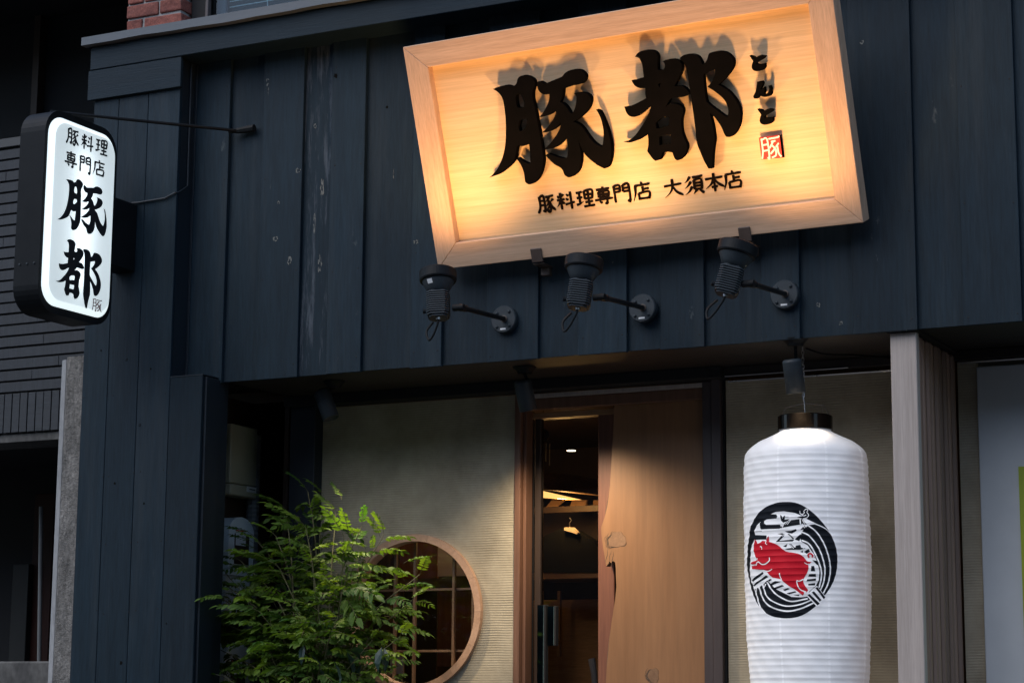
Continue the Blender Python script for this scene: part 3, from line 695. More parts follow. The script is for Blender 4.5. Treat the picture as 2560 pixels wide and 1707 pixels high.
MB().prism(pts[1:], [], lambda u, v, d: Vector((u, v, d)), 0, ztopc).build('pillar_body', concrete, cpx, .012, seg=2)
MB().prism([(-2.862, .20), (-2.842, .172), (-2.797, .153), (-2.797, .40), (-2.862, .40)], [], lambda u, v, d: Vector((u, v, d)), 0, ztopc-.012).build('smooth_edge', concsmooth, cpx, .01, seg=2)

# ================================================================== WOODEN SIGN
T = R(21)
SBL = at(1095.8, 674, Y=-.115)
SN = Vector((0, -math.cos(T), -math.sin(T)))           # out of the board, tipped towards the street
E1 = Vector((1, 0, 0)); E2 = Vector((0, -math.sin(T), math.cos(T)))
def onsign(px, py, off=0.):
    d = ray(px, py); t = (SBL+SN*off-CAM).dot(SN)/d.dot(SN); p = CAM+d*t-SBL
    return (p.dot(E1), p.dot(E2))
def sp(u, v, d): return SBL+E1*u+E2*v+SN*d
sign = empty('wooden_sign', 'large lit wooden shop sign with black raised characters, tipped forward', 'sign', SBL)
O = [onsign(*p) for p in ((1095.8, 674), (2158.6, 556.5), (2075, -64), (1006.8, 118.6))]
I = [onsign(*p) for p in ((1139, 607.5), (2086.5, 497.6), (2020, 10.5), (1069.4, 169.3))]
DB, DK = -.046, -.094
for k in range(4):
    a, b = k, (k+1) % 4
    m = MB()
    P = [sp(*O[a], 0), sp(*O[b], 0), sp(*I[b], 0), sp(*I[a], 0), sp(*O[a], DK), sp(*O[b], DK), sp(*I[b], DK), sp(*I[a], DK)]
    c = sum((Vector(p) for p in P), Vector())/8
    P = [c+(Vector(p)-c)*.9994 for p in P]
    m.add(P, [(0, 1, 2, 3), (7, 6, 5, 4), (0, 4, 5, 1), (1, 5, 6, 2), (2, 6, 7, 3), (3, 7, 4, 0)])
    m.build('frame_rail', frameh if k % 2 == 0 else framev, sign, .0025)
mu = .012
q = [(I[0][0]-mu, I[0][1]-mu), (I[1][0]+mu, I[1][1]-mu), (I[2][0]+mu, I[2][1]+mu), (I[3][0]-mu, I[3][1]+mu)]
MB().add([sp(*p, DB) for p in q]+[sp(*p, DK+.004) for p in q], [(0, 1, 2, 3), (7, 6, 5, 4), (0, 4, 5, 1), (1, 5, 6, 2), (2, 6, 7, 3), (3, 7, 4, 0)]).build('board', cedar, sign)

# big brush characters, front outlines
TON_MOON = [(205,562),(255,540),(330,523),(370,530),(395,540),(425,520),(437,500),(450,455),(480,432),(520,428),(570,445),(605,475),(612,520),(600,560),(592,600),(595,660),(612,730),(625,800),(640,880),(655,960),(670,1050),(683,1130),(693,1200),(698,1260),(690,1320),(675,1380),(650,1430),(610,1475),(570,1495),(540,1488),(520,1465),(515,1420),(508,1380),(495,1340),(470,1290),(445,1255),(430,1238),(445,1235),(480,1255),(520,1280),(560,1292),(572,1288),(570,1240),(566,1160),(558,1085),(545,1100),(520,1115),(490,1122),(470,1118),(452,1108),(440,1130),(432,1180),(415,1250),(380,1300),(330,1345),(260,1395),(170,1428),(205,1395),(245,1345),(280,1280),(305,1210),(322,1130),(330,1050),(332,960),(330,860),(322,780),(312,710),(300,660),(280,620),(245,585)]
TON_H1 = [(428,625),(460,600),(475,612),(490,640),(502,670),(510,700),(506,738),(470,745),(445,740),(430,690)]
TON_H2 = [(468,866),(530,850),(540,872),(540,905),(515,945),(490,970),(465,972),(455,920)]
TON_PIG = [(637,490),(670,487),(710,508),(750,495),(820,465),(880,440),(905,410),(940,385),(990,370),(1050,372),(1090,395),(1112,430),(1110,465),(1095,490),(1075,508),(1040,518),(980,530),(920,548),(892,558),(890,590),(880,640),(862,690),(885,697),(925,735),(960,790),(985,803),(1010,740),(1022,680),(1020,630),(998,603),(1050,595),(1100,597),(1140,615),(1162,650),(1162,690),(1140,750),(1100,800),(1040,852),(990,882),(1020,890),(1060,915),(1100,960),(1140,1020),(1190,1080),(1240,1115),(1275,1127),(1285,1070),(1290,1000),(1283,930),(1265,860),(1240,800),(1215,762),(1245,772),(1265,800),(1300,880),(1330,960),(1350,1040),(1362,1100),(1365,1180),(1358,1250),(1340,1310),(1310,1337),(1280,1333),(1220,1300),(1150,1245),(1100,1190),(1060,1110),(1035,1045),(1045,1080),(1060,1150),(1068,1230),(1060,1300),(1040,1360),(1000,1405),(955,1427),(930,1420),(905,1400),(890,1360),(865,1330),(810,1300),(760,1255),(720,1210),(740,1195),(790,1210),(850,1232),(900,1240),(930,1235),(940,1180),(940,1130),(930,1075),(925,1035),(900,1060),(850,1110),(780,1145),(700,1155),(750,1110),(800,1050),(845,980),(866,925),(868,880),(850,912),(800,955),(740,983),(685,988),(735,940),(780,880),(810,830),(822,785),(815,772),(760,812),(700,832),(658,837),(690,800),(720,750),(745,700),(757,650),(757,612),(720,615),(690,610),(655,580),(640,540)]
TO_L = [(225,245),(255,205),(300,185),(350,180),(400,185),(435,210),(448,245),(445,290),(445,340),(448,372),(475,375),(500,368),(513,358),(518,330),(510,305),(495,290),(540,272),(600,268),(650,280),(680,315),(683,360),(670,410),(640,470),(610,530),(625,535),(660,530),(700,540),(735,570),(757,600),(735,625),(690,640),(640,645),(590,652),(565,662),(550,690),(522,735),(545,718),(575,705),(620,705),(660,720),(690,745),(697,780),(685,830),(678,870),(680,940),(690,1000),(715,1060),(735,1110),(730,1160),(700,1220),(660,1255),(635,1260),(610,1235),(595,1190),(585,1182),(540,1177),(490,1185),(485,1210),(470,1250),(425,1266),(395,1240),(345,1170),(355,1110),(355,1050),(350,990),(330,1010),(290,1040),(230,1070),(170,1085),(112,1078),(170,1060),(230,1010),(280,940),(320,880),(355,810),(385,730),(350,745),(300,790),(250,825),(210,835),(170,825),(140,790),(120,735),(160,730),(220,710),(280,680),(335,650),(325,610),(325,560),(320,553),(290,555),(250,545),(215,520),(190,475),(230,470),(270,455),(312,445),(305,400),(298,340),(288,300),(265,260)]
TO_H0 = [(450,512),(478,500),(466,548)]
TO_H1 = [(425,895),(470,852),(548,829),(560,860),(558,918),(500,930),(470,945),(435,948)]
TO_H2 = [(462,1028),(510,1020),(574,1008),(580,1055),(578,1092),(500,1105),(466,1110)]
TO_R = [(660,262),(700,230),(750,220),(800,222),(845,245),(870,285),(885,320),(915,300),(935,260),(950,215),(990,197),(1050,190),(1110,200),(1160,235),(1190,285),(1185,340),(1150,400),(1110,450),(1070,490),(1040,520),(1090,545),(1150,590),(1200,650),(1240,720),(1258,790),(1255,870),(1235,940),(1200,1000),(1160,1030),(1120,1030),(1100,1000),(1070,930),(1030,870),(990,820),(960,795),(965,830),(985,910),(1000,1000),(1005,1060),(995,1120),(985,1220),(980,1340),(945,1340),(905,1270),(870,1190),(835,1100),(822,1030),(815,940),(800,820),(785,720),(770,620),(755,520),(740,430),(725,360),(705,310),(680,280)]
TO_RH = [(895,420),(940,395),(985,375),(1008,360),(1012,400),(1000,440),(970,500),(935,540),(985,570),(1040,610),(1090,655),(1125,710),(1140,780),(1130,835),(1090,815),(1030,770),(975,730),(930,690),(915,640),(905,560),(898,480)]
KT = [(1345,232),(1375,238),(1400,255),(1415,250),(1450,230),(1498,238),(1485,262),(1420,300),(1412,315),(1440,320),(1495,310),(1497,350),(1470,378),(1420,388),(1385,378),(1368,350),(1375,310),(1385,290),(1365,262)]
KN = [(1420,490),(1465,482),(1480,505),(1465,540),(1450,570),(1470,560),(1490,540),(1495,575),(1490,610),(1510,610),(1530,590),(1540,555),(1530,530),(1545,525),(1560,560),(1558,610),(1530,635),(1490,640),(1460,630),(1450,600),(1440,630),(1425,655),(1390,655),(1385,630),(1405,590),(1415,540)]
KU = [(x+78, y+524) for x, y in KT]
DF = .0                                                  # letter front, proud of the frame
za = lambda pts: [onsign(1180+x/3.921, 80+y/3.92, DF) for x, y in pts]
zb_ = lambda pts: [onsign(1530+x/3.92, 80+y/3.92, DF) for x, y in pts]
def letter(loops, parent, name='character', th=.034, n=3):
    m = MB()
    for out, holes in loops: m.prism(smooth(out, n), [smooth(h, n) for h in holes], sp, DF-th, DF)
    return m.build(name, black, parent)
TON = [(za(TON_MOON), [za(TON_H1), za(TON_H2)]), (za(TON_PIG), [])]
TOO = [(zb_(TO_L), [zb_(TO_H0), zb_(TO_H1), zb_(TO_H2)]), (zb_(TO_R), [zb_(TO_RH)])]
letter(TON, sign); letter(TOO, sign)
for kp in (KT, KN, KU): letter([(zb_(kp), [])], sign, th=.03, n=2)
# red seal block with white strokes
sq = zb_([(1425,1045),(1628,1018),(1655,1240),(1450,1258)])
sm_ = MB(); sm_.prism(sq, [], sp, DB, DF-.02); seal = sm_.build('seal_block', [redpaint], sign)
ms = MB(); ms.prism([((p[0]+.0015), p[1]) for p in sq], [], sp, DB+.001, DF-.0215); ms.build('seal_side', black, sign)
def ribbon(m, path, w, fn, d0, d1, n=4, taper='n'):
    P = catmull([Vector((x, y)) for x, y in path], n) if len(path) > 2 else [Vector(path[0]).lerp(Vector(path[1]), t) for t in (0, .12, .3, .6, .85, 1)]
    N = len(P); L, Rr = [], []
    tot = sum((P[i+1]-P[i]).length for i in range(N-1)) or 1; acc = 0
    for i, p in enumerate(P):
        t = acc/tot
        if i < N-1: acc += (P[i+1]-P[i]).length
        d = (P[min(i+1, N-1)]-P[max(i-1, 0)]).normalized(); nn = Vector((-d.y, d.x))
        if taper == 't': ww = w*(1.12-1.0*t**1.3)
        elif taper == 's': ww = w*(.5+.75*t)*(1 if t < .8 else 1-(t-.8)*3.5)
        elif taper == 'u': ww = w
        else: ww = w*(.80+.35*abs(2*t-1)**2)
        if i == 0 and taper != 'u': ww *= .75
        if i == N-1: ww *= .6 if taper == 'n' else 1
        L.append(p+nn*ww/2); Rr.append(p-nn*ww/2)
    pts = [(p.x, p.y) for p in L]+[(p.x, p.y) for p in reversed(Rr)]
    F = [fn(x, y, d1) for x, y in pts]; Bk = [fn(x, y, d0) for x, y in pts]; k = len(pts)
    fs = [(i, i+1, k-2-i, k-1-i) for i in range(N-1)]
    fs += [(i, k+i, k+(i+1) % k, (i+1) % k) for i in range(k)]
    m.add(F+Bk, fs)
def sealmark(parent, fn, d, w, mt):
    m = MB()
    S_ = [[(12,5),(12,60),(5,97)], [(12,12),(38,10),(40,96),(32,92)], [(12,35),(38,34)], [(12,62),(39,60)],
          [(46,10),(90,8),(97,2)], [(56,24),(78,22)], [(66,24),(46,52)], [(58,40),(74,60),(72,86),(52,95)], [(72,55),(48,78)], [(92,34),(76,50)], [(84,46),(86,76),(97,95)]]
    for i, s in enumerate(S_): ribbon(m, s, w, lambda u, v, dd: fn(u/100, v/100, dd), d, d+.001+i*.00008, taper='u')
    return m.build('seal_mark', mt, parent)
def sealfn(u, v, d):
    a = Vector(sq[0]).lerp(Vector(sq[1]), u); b = Vector(sq[3]).lerp(Vector(sq[2]), u); p = a.lerp(b, v); return sp(p.x, p.y, d)
sealmark(seal, sealfn, DF-.0195, 7.5, whitepaint)

# small brush lettering, stroke by stroke on a 100-unit square
G = {
'ton': [('n',[(18,8),(19,45),(16,72),(4,98)]),('n',[(20,11),(42,8),(43,88),(33,82)]),('n',[(20,33),(41,32)]),('n',[(19,57),(41,56)]),('n',[(52,14),(96,9)]),('t',[(72,14),(62,30),(47,44)]),('n',[(62,30),(75,52),(74,82),(66,97),(55,84)]),('t',[(70,42),(60,56),(48,66)]),('t',[(74,60),(62,74),(47,86)]),('t',[(93,26),(84,36),(75,44)]),('s',[(75,44),(82,68),(100,90)])],
'ryo': [('s',[(9,20),(18,34)]),('t',[(42,14),(31,32)]),('n',[(4,45),(47,42)]),('n',[(26,6),(26,97)]),('t',[(25,46),(16,64),(2,80)]),('s',[(28,50),(44,68)]),('s',[(58,16),(70,28)]),('s',[(54,38),(66,50)]),('n',[(48,72),(100,62)]),('n',[(81,4),(81,99)])],
'ri': [('n',[(5,18),(39,15)]),('n',[(7,46),(37,44)]),('n',[(22,18),(22,74)]),('t',[(2,82),(20,78),(43,66)]),('n',[(49,11),(50,56)]),('n',[(49,12),(93,9),(90,55)]),('n',[(50,32),(90,31)]),('n',[(50,53),(90,52)]),('n',[(70,12),(70,92)]),('n',[(50,73),(92,70)]),('n',[(41,95),(100,92)])],
'sen': [('n',[(14,16),(86,13)]),('n',[(24,28),(24,59)]),('n',[(24,29),(78,27),(76,59)]),('n',[(25,43),(76,42)]),('n',[(25,57),(76,56)]),('n',[(50,1),(50,60)]),('n',[(2,71),(99,67)]),('n',[(66,58),(67,92),(55,88)]),('s',[(26,77),(40,90)])],
'mon': [('n',[(11,6),(12,98)]),('n',[(12,9),(41,7),(41,43)]),('n',[(13,25),(39,24)]),('n',[(13,42),(41,41)]),('n',[(58,7),(58,43)]),('n',[(58,9),(90,6),(90,94),(78,88)]),('n',[(60,25),(88,24)]),('n',[(59,42),(88,41)])],
'ten': [('s',[(50,0),(54,14)]),('n',[(14,20),(96,15)]),('t',[(18,20),(16,60),(2,99)]),('n',[(56,26),(56,58)]),('n',[(57,41),(88,38)]),('n',[(32,60),(34,96)]),('n',[(32,61),(88,57),(84,95)]),('n',[(33,90),(85,89)])],
'dai': [('n',[(5,38),(96,31)]),('t',[(50,3),(48,45),(32,75),(4,97)]),('s',[(51,44),(68,72),(99,92)])],
'su': [('t',[(34,4),(22,22),(4,36)]),('t',[(37,31),(22,50),(3,65)]),('t',[(40,57),(24,82),(0,99)]),('n',[(46,10),(99,6)]),('n',[(71,10),(64,23)]),('n',[(52,24),(52,75)]),('n',[(52,25),(90,23),(89,75)]),('n',[(54,41),(88,40)]),('n',[(54,57),(88,56)]),('n',[(52,74),(88,73)]),('t',[(63,77),(44,98)]),('s',[(77,77),(99,97)])],
'hon': [('n',[(5,31),(95,26)]),('n',[(50,2),(50,99)]),('t',[(49,31),(34,58),(3,82)]),('s',[(52,31),(68,56),(99,79)]),('n',[(34,75),(66,72)])]}
def small(key, fn, w, d0, d1, mt, parent, off=0):
    m = MB()
    for i, (tp, s) in enumerate(G[key]): ribbon(m, s, w, fn, d0, d1+i*.00007+off, taper=tp)
    return m.build('character', mt, parent)
row = [('ton',255,430),('ryo',447,398),('ri',637,374),('sen',820,350),('mon',1000,325),('ten',1195,305),('dai',1500,275),('su',1705,245),('hon',1905,218),('ten',2085,195)]
smallm = mat('dark_lettering', (.008, .005, .004), (.012, .008, .006), 20, spec=0, rough=.9)
for key, cx, cy in row:
    c = onsign(1300+cx/3.92, 400+cy/3.92, DB)
    fn = lambda u, v, d, c=c: sp(c[0]+(u-50)/100*.094, c[1]-(v-50)/100*.086, d)
    small(key, fn, 14, DB, DB+.004, smallm, sign)
# brackets that carry the sign
for px, py in ((1341, 633), (1861, 577)):
    u, v = onsign(px, py, .004); hw = .029
    m = MB()
    m.add([sp(u-hw, .055, .0005), sp(u+hw, .055, .0005), sp(u+hw, -.012, .0005), sp(u-hw, -.012, .0005), sp(u-hw, .055, .008), sp(u+hw, .055, .008), sp(u+hw, -.012, .008), sp(u-hw, -.012, .008)], [(3, 2, 1, 0), (4, 5, 6, 7), (0, 1, 5, 4), (1, 2, 6, 5), (2, 3, 7, 6), (3, 0, 4, 7)])
    b0 = sp(u, -.012, .0); z = b0.z
    m.box(b0.x-hw, b0.x+hw, b0.y+.002, -.006, z-.010, z-.003)
    m.box(b0.x-.022, b0.x+.022, -.04, -.0045, z-.05, z-.0105)
    m.build('bracket', bronze, sign, .003)

# ------------------------------------------------------------------ floodlights under the sign
def flood(base_px, joint_px, tx, label, nameplate=False):
    b = at(*base_px, Y=-.02); t = empty('floodlight', label, 'floodlight', (b.x, 0, b.z), 'floodlights under the wooden sign')
    bx, bz = b.x, b.z
    fr = Matrix.Translation((bx, -.0045, bz)) @ Matrix.Rotation(R(90), 4, 'X')
    MB_ = MB(); MB_.sm = False
    MB_.lathe([(.066, 0), (.066, .028), (.062, .033), (.0, .033)], fr, 36); MB_.build('base_plate', floodm, t)
    for dx, dz in ((-.032, .030), (.032, .034), (-.034, -.036), (.034, -.034)):
        MB().lathe([(.0075, 0), (.0075, .004), (.004, .008), (0, .009)], Matrix.Translation((bx+dx, -.0375, bz+dz)) @ Matrix.Rotation(R(90), 4, 'X'), 10).build('screw', floodm, t)
    B('sticker', bx-.015, bx+.015, -.0392, -.038, bz-.052, bz-.044, sticker, t, 0)
    MB().lathe([(.0165, 0), (.0165, .006), (.013, .007), (.013, 0)], Matrix.Translation((bx+.006, -.0378, bz)) @ Matrix.Rotation(R(90), 4, 'X'), 20).build('collar', bronze, t)
    H = at(joint_px[0]-42, joint_px[1]+5, Y=-.60)           # body pivot
    K = at(joint_px[0]+10, joint_px[1]+1, Y=-.585)          # knuckle
    MB().tube([(bx+.006, -.036, bz), K+Vector((.008, .03, .002))], .0115, 12).build('arm', blackmetal, t)
    kn = MB(); kn.tube([K+Vector((.010, .045, .003)), K+Vector((.004, .01, 0))], .016, 12)
    kn.tube([K+Vector((.024, 0, 0)), K+Vector((-.03, 0, 0))], .015, 12); kn.build('knuckle', blackmetal, t)
    ax = Vector((math.sin(R(tx)), .17, 1)).normalized()
    zax = ax; xax = Vector((1, 0, 0)); xax = (xax-zax*xax.dot(zax)).normalized(); yax = zax.cross(xax)
    # body turned about its axis so that one corner faces the street
    rz = Matrix.Rotation(R(22), 4, 'Z')
    fr = Matrix((xax, yax, zax)).transposed().to_4x4(); fr.translation = H-zax*.045; fr = fr @ rz
    m = MB()
    def rbox(w, z0, z1, c=.016):
        pts = [(w-c, -w), (w, -w+c), (w, w-c), (w-c, w), (-w+c, w), (-w, w-c), (-w, -w+c), (-w+c, -w)]
        m.prism(pts, [], lambda u, v, d: fr @ Vector((u, v, d)), z0, z1)
    rbox(.040, .0, .128)
    for k in range(11): rbox(.051 if k else .048, .009+k*.0105, .009+k*.0105+.0052)
    m.build('heat_sink', floodm, t)
    m = MB(); m.sm = True
    m.lathe([(.042, .126), (.048, .130), (.057, .145), (.069, .168), (.074, .182)], fr, 40); m.build('funnel', floodm, t)
    m = MB(); m.sm = False
    m.lathe([(.074, .179), (.082, .181), (.085, .187), (.0855, .228), (.082, .232), (.078, .232), (.076, .200), (.0, .198)], fr, 44); m.build('rim', blackmetal, t)
    e = MB(); e.lathe([(0, .212), (.060, .208), (.072, .2005)], fr, 32); e.build('lamp_glass', emit('floodlight_glow', (1, .72, .40), 3.0) if 'fl' not in MATS else MATS['fl'], t)
    if nameplate:
        P = [fr @ (Matrix.Rotation(R(-118), 4, 'Z') @ Vector((x, y, z))) for x, y, z in ((.0615, -.013, .152), (.0615, .013, .152), (.0715, .013, .171), (.0715, -.013, .171))]
        MB().add(P, [(0, 1, 2, 3)]).build('sticker', sticker, t)
    # cable loop from the tail
    p0 = fr @ Vector((.0, -.01, 0)); dn = -zax
    lp = catmull([p0, p0+dn*.03+Vector((-.004, 0, 0)), p0+dn*.085+Vector((-.035, .01, 0)), p0+dn*.10+Vector((-.062, .02, .0)), p0+dn*.055+Vector((-.078, .03, 0)), p0+Vector((-.055, .05, -.01))], 5)
    MB().tube(lp, .0055, 8).build('cable', blackmetal, t)
    MB().lathe([(.011, -.008), (.011, .004), (.0, .005)], Matrix.Translation(p0), 12).build('cable_gland', steel, t)
    MB().tube([fr @ Vector((-.055, -.02, .03)), fr @ Vector((-.068, -.022, .03))], .011, 10).build('knob', blackmetal, t)
    tip = fr @ Vector((0, 0, .245))
    spot('flood_lamp', tip, tip+zax+Vector((0, -.15, 0)), FLOODW, 140, 1.0, WARM, .06, t)
FLOODW = 38
flood((1262, 799), (1138, 768), -7, 'leftmost black floodlight below the wooden sign, with a white sticker on its funnel', True)
flood((1608, 771), (1490, 742), 4, 'middle black floodlight below the wooden sign, between the two brackets')
flood((1963, 737), (1862, 708), 13, 'rightmost black floodlight below the wooden sign, leaning to the right')

# ------------------------------------------------------------------ projecting blade sign
XF = -2.122
bl = empty('blade_sign', 'lit white blade sign with black characters in a rounded black case', 'sign', (XF, -.6, 3.2))
def rrect(y0, y1, z0, z1, r, n=8):
    o = []
    for cx, cy, a0 in ((y1-r, z1-r, 0), (y0+r, z1-r, 90), (y0+r, z0+r, 180), (y1-r, z0+r, 270)):
        for k in range(n+1): a = R(a0+90*k/n); o.append((cx+r*math.cos(a), cy+r*math.sin(a)))
    return o
fx_ = lambda u, v, d: Vector((XF+d, u, v))
Y0, Y1, Z0, Z1 = -.912, -.345, 3.168, 4.192
co = rrect(Y0, Y1, Z0, Z1, .125); ci = rrect(Y0+.022, Y1-.012, Z0+.035, Z1-.032, .105)
MB().prism(co, [ci], fx_, -.155, 0).build('case', blackmetal, bl, .004)
MB().prism(rrect(Y0+.01, Y1-.01, Z0+.01, Z1-.01, .11), [], fx_, -.15, -.08).build('case_core', blackmetal, bl)
facem = emit('sign_face_glow', (.80, .93, .985), .36); edgem = emit('sign_edge_glow', (.86, .98, 1.0), .62)
pan_o = rrect(Y0+.024, Y1-.014, Z0+.037, Z1-.034, .103); pan_i = rrect(Y0+.052, Y1-.042, Z0+.065, Z1-.062, .085)
m = MB(); n_ = len(pan_o)
m.add([fx_(*p, -.002) for p in pan_o]+[fx_(*p, .022) for p in pan_i], [(i, (i+1) % n_, n_+(i+1) % n_, n_+i) for i in range(n_)])
m.build('face_edge', edgem, bl)
MB().add([fx_(*p, .022) for p in pan_i], [tuple(range(n_))]).build('face', facem, bl)
_t = facem.node_tree; _p = _t.nodes['Principled BSDF']; _tl = _t.nodes.new('ShaderNodeBsdfTranslucent'); _tl.inputs[0].default_value = (.75, .80, .82, 1)
_as = _t.nodes.new('ShaderNodeAddShader'); _t.links.new(_p.outputs[0], _as.inputs[0]); _t.links.new(_tl.outputs[0], _as.inputs[1]); _t.links.new(_as.outputs[0], _t.nodes['Material Output'].inputs[0])
_p.inputs['Base Color'].default_value = (.25, .26, .27, 1)
for k in range(6): plight('box_lamp', (XF-.065, (Y0+Y1)/2+.01, Z0+.2+k*.12), .17, (.90, .97, 1), .02, bl)
def bf(zx, zy): p = at(zx/2.613, 250+zy/2.613, X=XF+.022); return p.y, p.z
def norm(loops):
    us = [p[0] for o, h in loops for p in o]; vs = [p[1] for o, h in loops for p in o]
    u0, u1, v0, v1 = min(us), max(us), min(vs), max(vs)
    f = lambda l: [((p[0]-u0)/(u1-u0), (p[1]-v0)/(v1-v0)) for p in l]
    return [(f(o), [f(x) for x in h]) for o, h in loops]
def bigblade(loops, box):
    (ya_, yb_, z0_, z1_) = box; mp = lambda l: [(ya_+p[0]*(yb_-ya_), z0_+p[1]*(z1_-z0_)) for p in l]
    m = MB()
    for o, h in norm(loops): m.prism(smooth(mp(o), 3), [smooth(mp(x), 3) for x in h], fx_, .0225, .0245)
    m.build('character', ink, bl)
bigblade(TON, (bf(370, 812)[0], bf(697, 770)[0], bf(685, 918)[1], bf(505, 517)[1]))
bigblade(TOO, (bf(362, 1188)[0], bf(664, 1060)[0], bf(558, 1360)[1], bf(462, 912)[1]))
for key, cx, cy in (('ton',472,242),('ryo',569,278),('ri',662,307),('sen',462,390),('mon',555,424),('ten',645,447)):
    c = bf(cx, cy)
    small(key, lambda u, v, d, c=c: fx_(c[0]+(u-50)/100*.098, c[1]-(v-50)/100*.086, d), 12, .0222, .0235, ink, bl)
s0, s1 = bf(602, 1290), bf(662, 1390)
sealred = mat('dark_red_print', (.14, .012, .016), (.18, .016, .02), 10, rough=.6)
sealmark(bl, lambda u, v, d: fx_(s0[0]+u*(s1[0]-s0[0]), s0[1]+v*(s1[1]-s0[1]), d), .0222, 6.5, sealred)
B('mount_box', XF-.14, XF-.012, Y1-.004, YP-.001, 3.50, 3.858, blackmetal, bl, .004)
for k in range(3):
    MB().lathe([(.006, 0), (.005, .004), (0, .005)], Matrix.Translation((XF-.03-.045*k, Y0, 3.40)) @ Matrix.Rotation(R(90), 4, 'X'), 8).build('screw', floodm, bl)
rd = MB(); p1_ = Vector((-1.60, -.012, 4.226)); rd.tube([(-2.19, -.80, 4.196), p1_], .0085, 10); rd.build('guy_rod', blackmetal, bl)
m = MB(); m.tube([p1_+Vector((-.05, -.02, -.002)), p1_+Vector((.0, 0, 0)), p1_+Vector((.05, .004, .002)), p1_+Vector((.095, .004, .004))], [.009, .016, .02, .02], 8); m.build('rod_anchor', blackmetal, bl)
MB().lathe([(.018, 0), (.018, .012), (.008, .014), (.008, .03), (0, .031)], Matrix.Translation((-2.19, -.79, 4.17)), 12).build('rod_lug', blackmetal, bl)
# thin cable on the cladding behind the blade sign
pc = [(-1.878, -.06, 4.61), (-1.878, -.06, 3.95), (-1.882, -.12, 3.905), (-1.89, -.148, 3.895), at(412, 496, Y=-.148), at(345, 507, Y=-.148), at(330, 508, Y=-.148)]
tag(MB().tube(pc, .0055, 8).build('cable_conduit', navyside), 'thin grey cable conduit in the corner of the navy cladding', 'cable')

# ------------------------------------------------------------------ small spotlights under the soffit
def spotlight(mount, top, bot, Y, label, power, size, lean=.038):
    p0, p1 = at(*top, Y=Y), at(*bot, Y=Y+lean); ax = (p1-p0).normalized(); ln = (p1-p0).length
    t = empty('spotlight', label, 'spotlight', (p0.x, Y, 2.9175), 'small spotlights under the soffit')
    q = Matrix.Identity(3); x_ = ax.orthogonal().normalized(); y_ = ax.cross(x_)
    fr = Matrix((x_, y_, ax)).transposed().to_4x4(); fr.translation = p0
    mx = at(*mount, Y=Y).x
    MB().lathe([(.0, 0), (.034, 0), (.04, .012), (.058, .03), (.058, .034)], Matrix.Translation((mx, Y, 2.8835)), 28).build('mount', blackmetal, t)
    MB().tube([(mx, Y, 2.885), p0+Vector((mx-p0.x, .0, .02))*.5+Vector((0, .03, 0)), p0+ax*.03+Vector((0, .045, 0))], .008, 8).build('bracket', blackmetal, t)
    m = MB(); m.sm = True
    m.lathe([(0, .0), (.034, .001), (.041, .006), (.0435, .014)], fr, 32); m.sm = True
    m.lathe([(.0435, .014), (.0435, ln), (.040, ln+.001), (.038, ln-.055), (0, ln-.056)], fr, 32); o = m.build('body', floodm, t)
    e = MB(); e.lathe([(0, ln-.05), (.034, ln-.05)], fr, 24); e.build('lamp_glass', emit('spotlight_glow', (1, .78, .5), 4), t)
    spot('spot_lamp', p0+ax*(ln+.034), p0+ax*(ln+1), power, size, 1.0, (1, .79, .54), .03, t)
    return t
spotlight((836, 957), (803, 976), (828, 1046), .25, 'small black spotlight at the left, above the green shrub', 60, 70, .005)
spotlight((1312, 918), (1305, 949), (1321, 1026), .25, 'small black spotlight in front of the door head', 54, 126)
spotlight((1988, 857), (1979, 897), (1990, 982), .03+.02, 'small black spotlight directly above the white lantern', 13, 80, .03)

# ------------------------------------------------------------------ lantern
LC = at(2017, 1300, Y=.25); LX, LY = LC.x, LC.y
lan = empty('paper_lantern', 'tall white ribbed paper lantern with a round red and black pig emblem', 'lantern', (LX, LY, 2.53))
prof0 = [(2.532, .112), (2.520, .121), (2.495, .171), (2.477, .211), (2.455, .243), (2.433, .266), (2.412, .275), (2.383, .279), (2.2, .283), (1.9, .2845), (1.6, .276), (1.4, .264), (1.2, .245), (1.05, .205), (.97, .15), (.95, .12)]
def rbase(z):
    for (z1, r1), (z0, r0) in zip(prof0[:-1], prof0[1:]):
        if z0 <= z <= z1: t = (z-z0)/(z1-z0); return r0+(r1-r0)*t
    return prof0[0][1] if z > prof0[0][0] else prof0[-1][1]
PITCH, ZR = .0278, 2.42
def rfull(z):
    r = rbase(z)
    if z > 2.47: return r
    k = ((ZR-z)/PITCH) % 1.0                            # 0 just below a rib
    amp = .0032*(.65+.7*(math.sin(math.floor((ZR-z)/PITCH)*12.9898)*43758.5453 % 1))*min(1, (2.47-z)/.05)
    return r-amp*(math.sin(math.pi*k)**.8*.75+(.25*(1-k)))
def wob(th, z):
    f = max(0, min(1, (2.46-z)/.06))
    return f*.0010*(math.sin(5*th+9*z)+math.sin(11*th-23*z+1.3)+.8*math.sin(17*th+61*z)+.6*math.sin(29*th+14*z))
def jit(k): return math.sin(k*12.9898)*43758.5453 % 1
zrows = []
z = 2.532
while z > 2.43: zrows.append(z); z -= .008
NS = 6
k0 = 0
z = ZR
while z > .96:
    for s in range(NS): zrows.append(z-PITCH*(s+.001)/NS)
    z -= PITCH
m = MB(); m.sm = True; NL = 120
vs = []
for z in zrows:
    for i in range(NL):
        th = 2*math.pi*i/NL; r = rfull(z)+wob(th, z); vs.append((LX+r*math.sin(th), LY-r*math.cos(th), z))
m.add(vs, [(k*NL+i, k*NL+(i+1) % NL, (k+1)*NL+(i+1) % NL, (k+1)*NL+i) for k in range(len(zrows)-1) for i in range(NL)])
m.build('paper_body', paper, lan)
